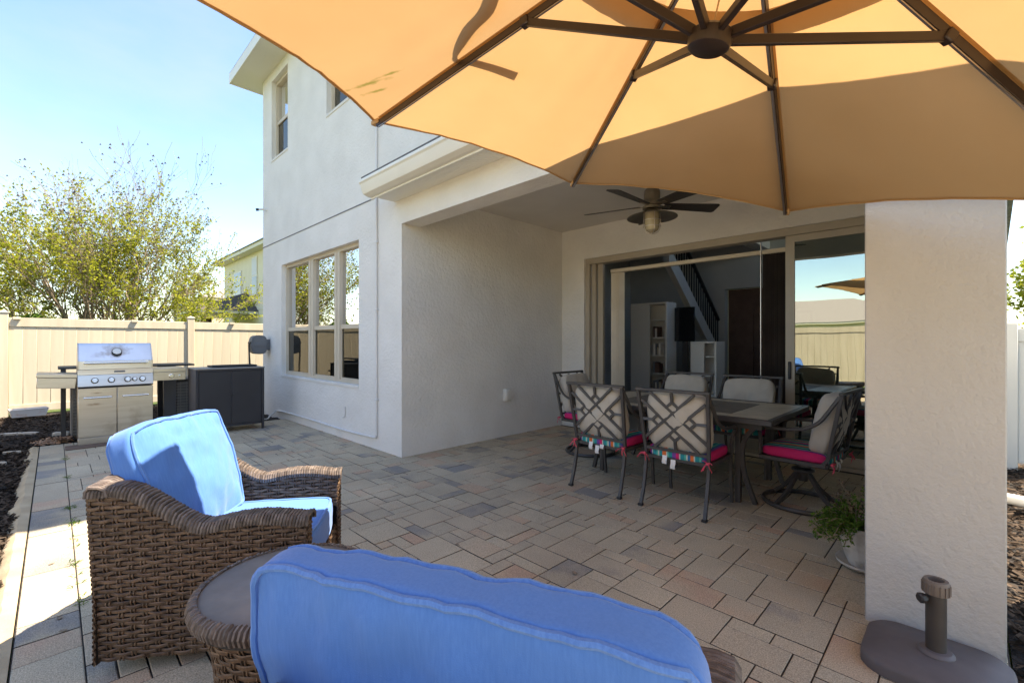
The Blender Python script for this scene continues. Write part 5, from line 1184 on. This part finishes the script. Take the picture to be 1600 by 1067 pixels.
q.build('cage', M['silver'], lampj)

# ================================================================ potted plant
PX, PY = -.425, 3.43
e = thing('potted_plant', 'trailing green plant in a whitewashed fluted pot by the column', 'potted plant', (PX, PY, 0))
mb = MB(); mb.lathe([(.0, .005), (.10, .005), (.138, .03), (.142, .045), (.132, .043), (.10, .018), (0, .016)], 32, Matrix.Translation((PX, PY, 0)), cap=False); mb.build('saucer', M['pot'], e)
mb = MB(); n = 60; vs = []; pr = [(.075, .02), (.09, .06), (.112, .14), (.124, .19), (.132, .235), (.138, .245), (.138, .26), (.124, .26), (.115, .225)]
for ip, (r_, z) in enumerate(pr):
    for i in range(n): a = 2 * PI * i / n; k2 = r_ * (1 + (.028 * abs(math.sin(a * 10)) if ip < 5 else .012 * math.sin(a * 10))); vs.append((PX + k2 * math.cos(a), PY + k2 * math.sin(a), z))
mb.add(vs, [(a * n + i, a * n + (i + 1) % n, a * n + n + (i + 1) % n, a * n + n + i) for a in range(len(pr) - 1) for i in range(n)]); mb.build('pot', M['pot'], e)
mb = MB(); mb.lathe([(.0, .235), (.12, .23)], 24, Matrix.Translation((PX, PY, 0)), cap=False); mb.build('soil', M['soil'], e)
rp = random.Random(21); S = MB(); Lf = MB(); Lr = MB()
def leafq(mb, p, d, l, wd, rgx):
    d = d.normalized(); sd = d.cross(Vector((rgx.uniform(-1, 1), rgx.uniform(-1, 1), rgx.uniform(.2, 1)))).normalized(); n_ = sd.cross(d)
    mb.add([p, p + d * l * .5 + sd * wd + n_ * l * .08, p + d * l, p + d * l * .5 - sd * wd + n_ * l * .08], [(0, 1, 2, 3)])
for i in range(75):
    a = rp.uniform(0, 2 * PI); left = rp.random() < .62
    if left: a = R(215) + rp.gauss(0, .55)
    r0 = rp.uniform(0, .10); p = Vector((PX + r0 * math.cos(a), PY + r0 * math.sin(a), .235)); L_ = rp.uniform(.12, .26)
    if left: d = Vector((math.cos(a) * .9, math.sin(a) * .9, .9 + rp.gauss(0, .25)))
    else: d = Vector((math.cos(a) * .35, math.sin(a) * .35, 1.1))
    pts = [p.copy()]
    for s in range(7):
        p = p + d.normalized() * L_ / 7; d += Vector((rp.gauss(0, .12), rp.gauss(0, .12), -.33 if left else -.03)); pts.append(p.copy())
        tgt = Lr if (not left and i % 4 == 0) else Lf
        for q in range(7): leafq(tgt, p + Vector((rp.gauss(0, .006), rp.gauss(0, .006), rp.gauss(0, .006))), Vector((rp.gauss(0, 1), rp.gauss(0, 1), rp.gauss(.35, .7))), rp.uniform(.014, .03), rp.uniform(.004, .008), rp)
    S.tube(pts, .0022, 4, cap=False)
S.build('stems', M['bark'], e); Lf.build('leaves', M['leaf_potted'], e, smooth=False, kind='stuff'); Lr.build('red_leaves', M['leaf_red'], e, smooth=False, kind='stuff')
# ================================================================ trees
def tree(name, lab, loc, stems, height, spread, lm, nleaf, leafsize, seed, seeds=0, depth=3, lowleaf=.18, trunk=.0, cat='tree'):
    rg = random.Random(seed); e = thing(name, lab, cat, loc); T = MB(); pts = []; base = Vector(loc)
    def branch(p, d, L_, r, lev):
        n = 5; path = [p.copy()]; rr = [r]
        for i in range(n):
            d = (d + Vector((rg.gauss(0, .13), rg.gauss(0, .13), rg.gauss(.05 if lev else .02, .08)))).normalized(); p = p + d * L_ / n; path.append(p.copy()); rr.append(max(.003, r * (1 - .72 * (i + 1) / n)))
            hfrac = (p.z - base.z) / height
            if lev >= 1 and (lev >= 2 or i >= 3): pts.append((p.copy(), d.copy(), hfrac, lev))
            if lev < depth and i >= (1 if lev else 1):
                for _ in range(rg.choice((1, 2) if lev < 2 else (1, 1, 2))):
                    nd = (d + Vector((rg.gauss(0, .52), rg.gauss(0, .52), rg.gauss(.12, .3)))).normalized(); branch(p, nd, L_ * rg.uniform(.42, .68), rr[-1] * .75, lev + 1)
        T.tube(path, rr, 5 if lev < 2 else 3, cap=False)
    b0 = base.copy()
    if trunk: T.tube([base, base + Vector((.03, 0, trunk * .5)), base + Vector((0, .03, trunk))], [height * .032, height * .027, height * .024], 10, cap=False); b0 = base + Vector((0, 0, trunk))
    for i in range(stems):
        a = 2 * PI * i / stems + rg.uniform(-.25, .25); tl = (.08 + .92 * ((i * .618 + .3) % 1.0)) * spread / height * 1.15
        branch(b0 + Vector((.1 * math.cos(a), .1 * math.sin(a), 0)), Vector((math.cos(a) * tl, math.sin(a) * tl, 1)), (height - trunk) * rg.uniform(.55, .72) / (1 + .1 * tl), height * .0085, 0)
    T.build('trunk', M['bark'], e)
    C = MB(); vs = []; fs = []; hi = [q for q in pts if q[2] > lowleaf] or pts
    cl = {}
    for _ in range(nleaf):
        p, d, hf, lev = rg.choice(hi)
        if seeds and rg.random() < max(0, (hf - .72) * 2.6): continue
        if noise.noise(p * 1.1 + Vector((seed, 0, 0))) < -.18 and rg.random() < .8: continue
        q = p + Vector((rg.gauss(0, .032), rg.gauss(0, .032), rg.gauss(0, .03))) * (height / 6); dd = Vector((rg.gauss(0, 1), rg.gauss(0, 1), rg.gauss(-.1, .6))).normalized(); l = leafsize * rg.uniform(.6, 1.3); sd = dd.cross(Vector((rg.gauss(0, 1), rg.gauss(0, 1), 1))).normalized() * l * .42
        b = len(vs); vs += [q, q + dd * l * .5 + sd, q + dd * l, q + dd * l * .5 - sd]; fs.append((b, b + 1, b + 2, b + 3))
    C.add(vs, fs); C.build('crown', lm, e, smooth=False)
    if seeds:
        C = MB(); vs = []; fs = []; tp = [q for q in pts if q[2] > .66]
        for _ in range(seeds):
            p, d, hf, lev = rg.choice(tp); q = p + Vector((rg.gauss(0, .06), rg.gauss(0, .06), rg.gauss(.04, .08))); l = rg.uniform(.02, .04); b = len(vs)
            vs += [q + Vector((l, 0, 0)), q + Vector((-l * .5, l * .8, 0)), q + Vector((-l * .5, -l * .8, 0)), q + Vector((0, 0, l * 1.3))]; fs += [(b, b + 1, b + 3), (b + 1, b + 2, b + 3), (b + 2, b, b + 3), (b, b + 2, b + 1)]
        C.add(vs, fs); C.build('seed_pods', M['twig_seed'], e, smooth=False)
    return e
tree('crape_myrtle', 'wide crape myrtle with fresh yellow green leaves behind the fence', (-16.6, 1.0, 0), 24, 5.3, 5.4, M['leaf_spring'], 78000, .058, 5, seeds=1400, lowleaf=.05)
def bush(name, lab, c, rx, ry, rz, n, lm, ls, seed, cat='shrub'):
    rg = random.Random(seed); e = thing(name, lab, cat, (c[0], c[1], 0)); vs = []; fs = []; Q = MB()
    for _ in range(n):
        d = Vector((rg.gauss(0, 1), rg.gauss(0, 1), rg.gauss(0, 1))).normalized(); r = rg.uniform(.55, 1.0) ** .5 * (1 + .28 * noise.noise(d * 2.3 + Vector((seed, 0, 0))) + .12 * noise.noise(d * 6 + Vector((seed, 4, 0))))
        p = Vector((c[0] + d.x * rx * r, c[1] + d.y * ry * r, max(.05, c[2] + d.z * rz * r))); dd = (d + Vector((rg.gauss(0, .7), rg.gauss(0, .7), rg.gauss(0, .7)))).normalized(); l = ls * rg.uniform(.6, 1.3); sd = dd.cross(Vector((rg.gauss(0, 1), rg.gauss(0, 1), 1))).normalized() * l * .4
        b = len(vs); vs += [p, p + dd * l * .5 + sd, p + dd * l, p + dd * l * .5 - sd]; fs.append((b, b + 1, b + 2, b + 3))
    Q.add(vs, fs); Q.build('crown', lm, e, smooth=False)
    Q = MB()
    for i in range(5): a = i * 1.3; Q.tube([(c[0], c[1], -.05), (c[0] + rx * .25 * math.cos(a), c[1] + ry * .25 * math.sin(a), c[2] * .6), (c[0] + rx * .5 * math.cos(a), c[1] + ry * .5 * math.sin(a), c[2] + rz * .3)], [.06, .045, .02], 6)
    Q.build('trunk', M['bark'], e); return e
bush('leafy_shrub', 'green shrub below the crape myrtle at the left', (-14.2, -.35, .9), .8, .9, .9, 4500, M['leaf_green'], .12, 3)
bush('leafy_shrub', 'low green shrub behind the middle of the fence', (-14.3, 1.3, .8), .8, 1.0, .85, 4500, M['leaf_green'], .12, 4)
bush('round_shrub', 'clipped green shrub above the fence at the left edge', (-16.5, -1.55, 1.05), .7, .55, 1.0, 4000, M['leaf_green'], .12, 6)
bush('far_tree', 'distant tree mass behind the crape myrtle', (-58, 4, 1.5), 5, 6, 1.6, 3500, M['leaf_green'], .5, 9, 'tree')
# behind the photographer, seen in the panes
bush('hedge_tree', 'dense green tree reflected in the three part window', (-13.4, -7.6, 2.4), 2.1, 1.9, 2.6, 10000, M['leaf_green'], .2, 12, 'tree')
tree('bare_tree', 'thin spring tree reflected in the three part window', (-17.2, -7.0, 0), 13, 6.5, 4.6, M['leaf_spring'], 16000, .12, 15)
bush('hedge_tree', 'green tree reflected in the patio door', (2.6, -8.2, 2.2), 1.5, 1.5, 2.2, 6000, M['leaf_green'], .2, 14, 'tree')
tree('bare_tree', 'loose spring tree right of the column beyond the side fence', (2.4, 19, 0), 9, 3.3, 2.2, M['leaf_spring'], 9000, .12, 19)
# palm at the right edge
e = thing('palm_tree', 'palm fronds hanging at the right edge above the side fence', 'palm', (1.35, 11.5, 0)); rg = random.Random(31)
mb = MB(); mb.tube([(1.35, 11.5, -.1), (1.33, 11.5, 2.5), (1.36, 11.5, 5.1)], [.16, .13, .12], 12); mb.build('trunk', M['bark'], e)
for i in range(26):
    a = 2 * PI * i / 26 + rg.uniform(-.1, .1); el = rg.uniform(-.3, 1.1); q = MB(); p = Vector((1.36, 11.5, 5.15)); d = Vector((math.cos(a) * math.cos(el), math.sin(a) * math.cos(el), math.sin(el))); pts = [p.copy()]
    for s in range(9): p = p + d * .19; d = (d + Vector((0, 0, -.16))).normalized(); pts.append(p.copy())
    q.tube(pts, [.012 - .001 * k for k in range(10)], 4, cap=False)
    for s in range(1, 10):
        t = (pts[s] - pts[s - 1]).normalized(); sd = t.cross(Vector((0, 0, 1))).normalized()
        for m_ in (-1, 1):
            for h in (0, .5):
                b0 = pts[s - 1].lerp(pts[s], h); tipp = b0 + (sd * m_ * .8 + t * .6 + Vector((0, 0, -.35))).normalized() * .42; q.add([b0, b0 + t * .03, tipp, b0 - t * .01], [(0, 1, 2, 3)])
    q.build('frond', M['leaf_green'], e, smooth=False)

# ================================================================ neighbouring houses
nb = thing('neighbour_house', 'cream yellow two storey neighbour house beyond the fence', 'house', (-27, 10, 0))
mb = MB(); mb.box(-34.5, -20.5, 7.9, 16, -.1, 6.3); mb.build('wall', M['nb_wall'], nb, smooth=False)
mb = MB(); mb.prism([(-35, 7.4), (-20, 7.4), (-20, 16.5), (-35, 16.5)], 6.3, 6.5, lambda a, b, t: (a, b, t)); mb.build('eave', M['nb_trim'], nb, smooth=False)
mb = MB(); mb.add([(-35.1, 7.3, 6.505), (-19.9, 7.3, 6.505), (-19.9, 16.6, 6.505), (-35.1, 16.6, 6.505), (-31, 11.9, 8.0), (-24, 11.9, 8.0)], [(0, 1, 5, 4), (1, 2, 5), (2, 3, 4, 5), (3, 0, 4), (3, 2, 1, 0)]); mb.build('roof', M['nb_roof'], nb, smooth=False)
def nbwin(par, x0, x1, z0, z1, y, shut=False):
    q = MB(); q.box(x0 - .08, x1 + .08, y - .05, y - .001, z0 - .08, z1 + .08); w_ = q.build('window', M['nb_trim'], par, smooth=False)
    zm = (z0 + z1) / 2
    q = MB(); q.box(x0, x1, y - .058, y - .0505, z0, zm - .03); q.build('pane', M['nb_glass'], w_, smooth=False)
    q = MB(); q.box(x0, x1, y - .058, y - .0505, zm + .03, z1); q.build('pane', M['nb_shutter'] if shut else M['nb_glass'], w_, smooth=False)
for x0, x1, z0, z1, sh in ((-32.0, -30.6, 3.9, 5.5, 0), (-28.4, -27.6, 4.0, 6.0, 1), (-25.4, -24.6, 4.0, 6.0, 1), (-22.9, -22.1, 4.0, 6.0, 1)): nbwin(nb, x0, x1, z0, z1, 7.9, sh)
mb = MB(); mb.box(-34.52, -20.48, 7.88, 7.899, 3.1, 3.2); mb.build('belt_course', M['nb_trim'], nb, smooth=False)
nbwin(nb, -24.8, -23.0, 1.0, 2.4, 7.9)
mb = MB()
for x in (-32.4, -28.2): mb.box(x, x + .4, 5.4, 5.8, -.1, 2.6)
mb.box(-32.4, -27.8, 5.4, 5.8, 2.25, 2.85); mb.build('porch_beam', M['nb_wall'], nb, smooth=False)
mb = MB(); mb.box(-32.8, -27.4, 4.9, 7.895, 2.855, 3.0); mb.build('porch_eave', M['nb_trim'], nb, smooth=False)
mb = MB(); mb.add([(-32.8, 4.85, 3.005), (-27.35, 4.85, 3.005), (-27.35, 7.89, 3.005), (-32.8, 7.89, 3.005), (-30.6, 7.89, 4.2), (-29.4, 7.89, 4.2)], [(0, 1, 5, 4), (1, 2, 5), (3, 0, 4), (2, 3, 4, 5), (3, 2, 1, 0)]); mb.build('porch_roof', M['nb_dark'], nb, smooth=False)
def simple_house(lab, x0, x1, y0, y1, h, hr, wm, seed, wins):
    e = thing('neighbour_house', lab, 'house', ((x0 + x1) / 2, (y0 + y1) / 2, 0))
    q = MB(); q.box(x0, x1, y0, y1, -.1, h); q.build('wall', wm, e, smooth=False)
    q = MB(); q.box(x0 - .4, x1 + .4, y0 - .4, y1 + .4, h + .001, h + .18); q.build('eave', M['nb_trim'], e, smooth=False)
    hw = min(x1 - x0, y1 - y0) / 2
    if x1 - x0 >= y1 - y0: r0, r1 = (x0 + hw, (y0 + y1) / 2), (x1 - hw, (y0 + y1) / 2)
    else: r0, r1 = ((x0 + x1) / 2, y0 + hw), ((x0 + x1) / 2, y1 - hw)
    z = h + .185; q = MB(); a = .45
    V4 = [(x0 - a, y0 - a, z), (x1 + a, y0 - a, z), (x1 + a, y1 + a, z), (x0 - a, y1 + a, z), (*r0, z + hr), (r1[0] + (.01 if r1 == r0 else 0), r1[1], z + hr)]
    q.add(V4, [(0, 1, 5, 4), (1, 2, 5), (2, 3, 4, 5), (3, 0, 4), (3, 2, 1, 0)] if x1 - x0 >= y1 - y0 else [(0, 1, 4), (1, 2, 5, 4), (2, 3, 5), (3, 0, 4, 5), (3, 2, 1, 0)]); q.build('roof', M['nb_roof'], e, smooth=False)
    for w_ in wins: nbwin(e, *w_, y0)
simple_house('tan neighbour house with grey roof half hidden behind the crape myrtle', -50, -37, 7.5, 17, 4.2, 2.4, M['nb_wall'], 1, [(-44, -42.5, 1.2, 2.6), (-40, -38.8, 1.2, 2.6)])
simple_house('grey roofed neighbour house mirrored in the patio door', -24, -2, -52, -40, 3.0, 2.6, M['nb_wall'], 2, [])
simple_house('single storey neighbour house mirrored far behind the fence', 4, 22, -50, -38, 3.0, 2.6, M['nb_wall'], 3, [])
# street lamp far left
e = thing('lamp_post', 'thin pale lamp post far away at the left', 'lamp post', (-30, -2.0, 0))
mb = MB(); mb.tube([(-30, -2.0, 0), (-30, -2.0, 3.6)], .05, 8); mb.build('pole', M['nb_shutter'], e)
mb = MB(); mb.lathe([(.06, 3.6), (.14, 3.7), (.16, 3.95), (.03, 4.1)], 10, Matrix.Translation((-30, -2.0, 0))); mb.build('lantern', M['nb_glass'], e)
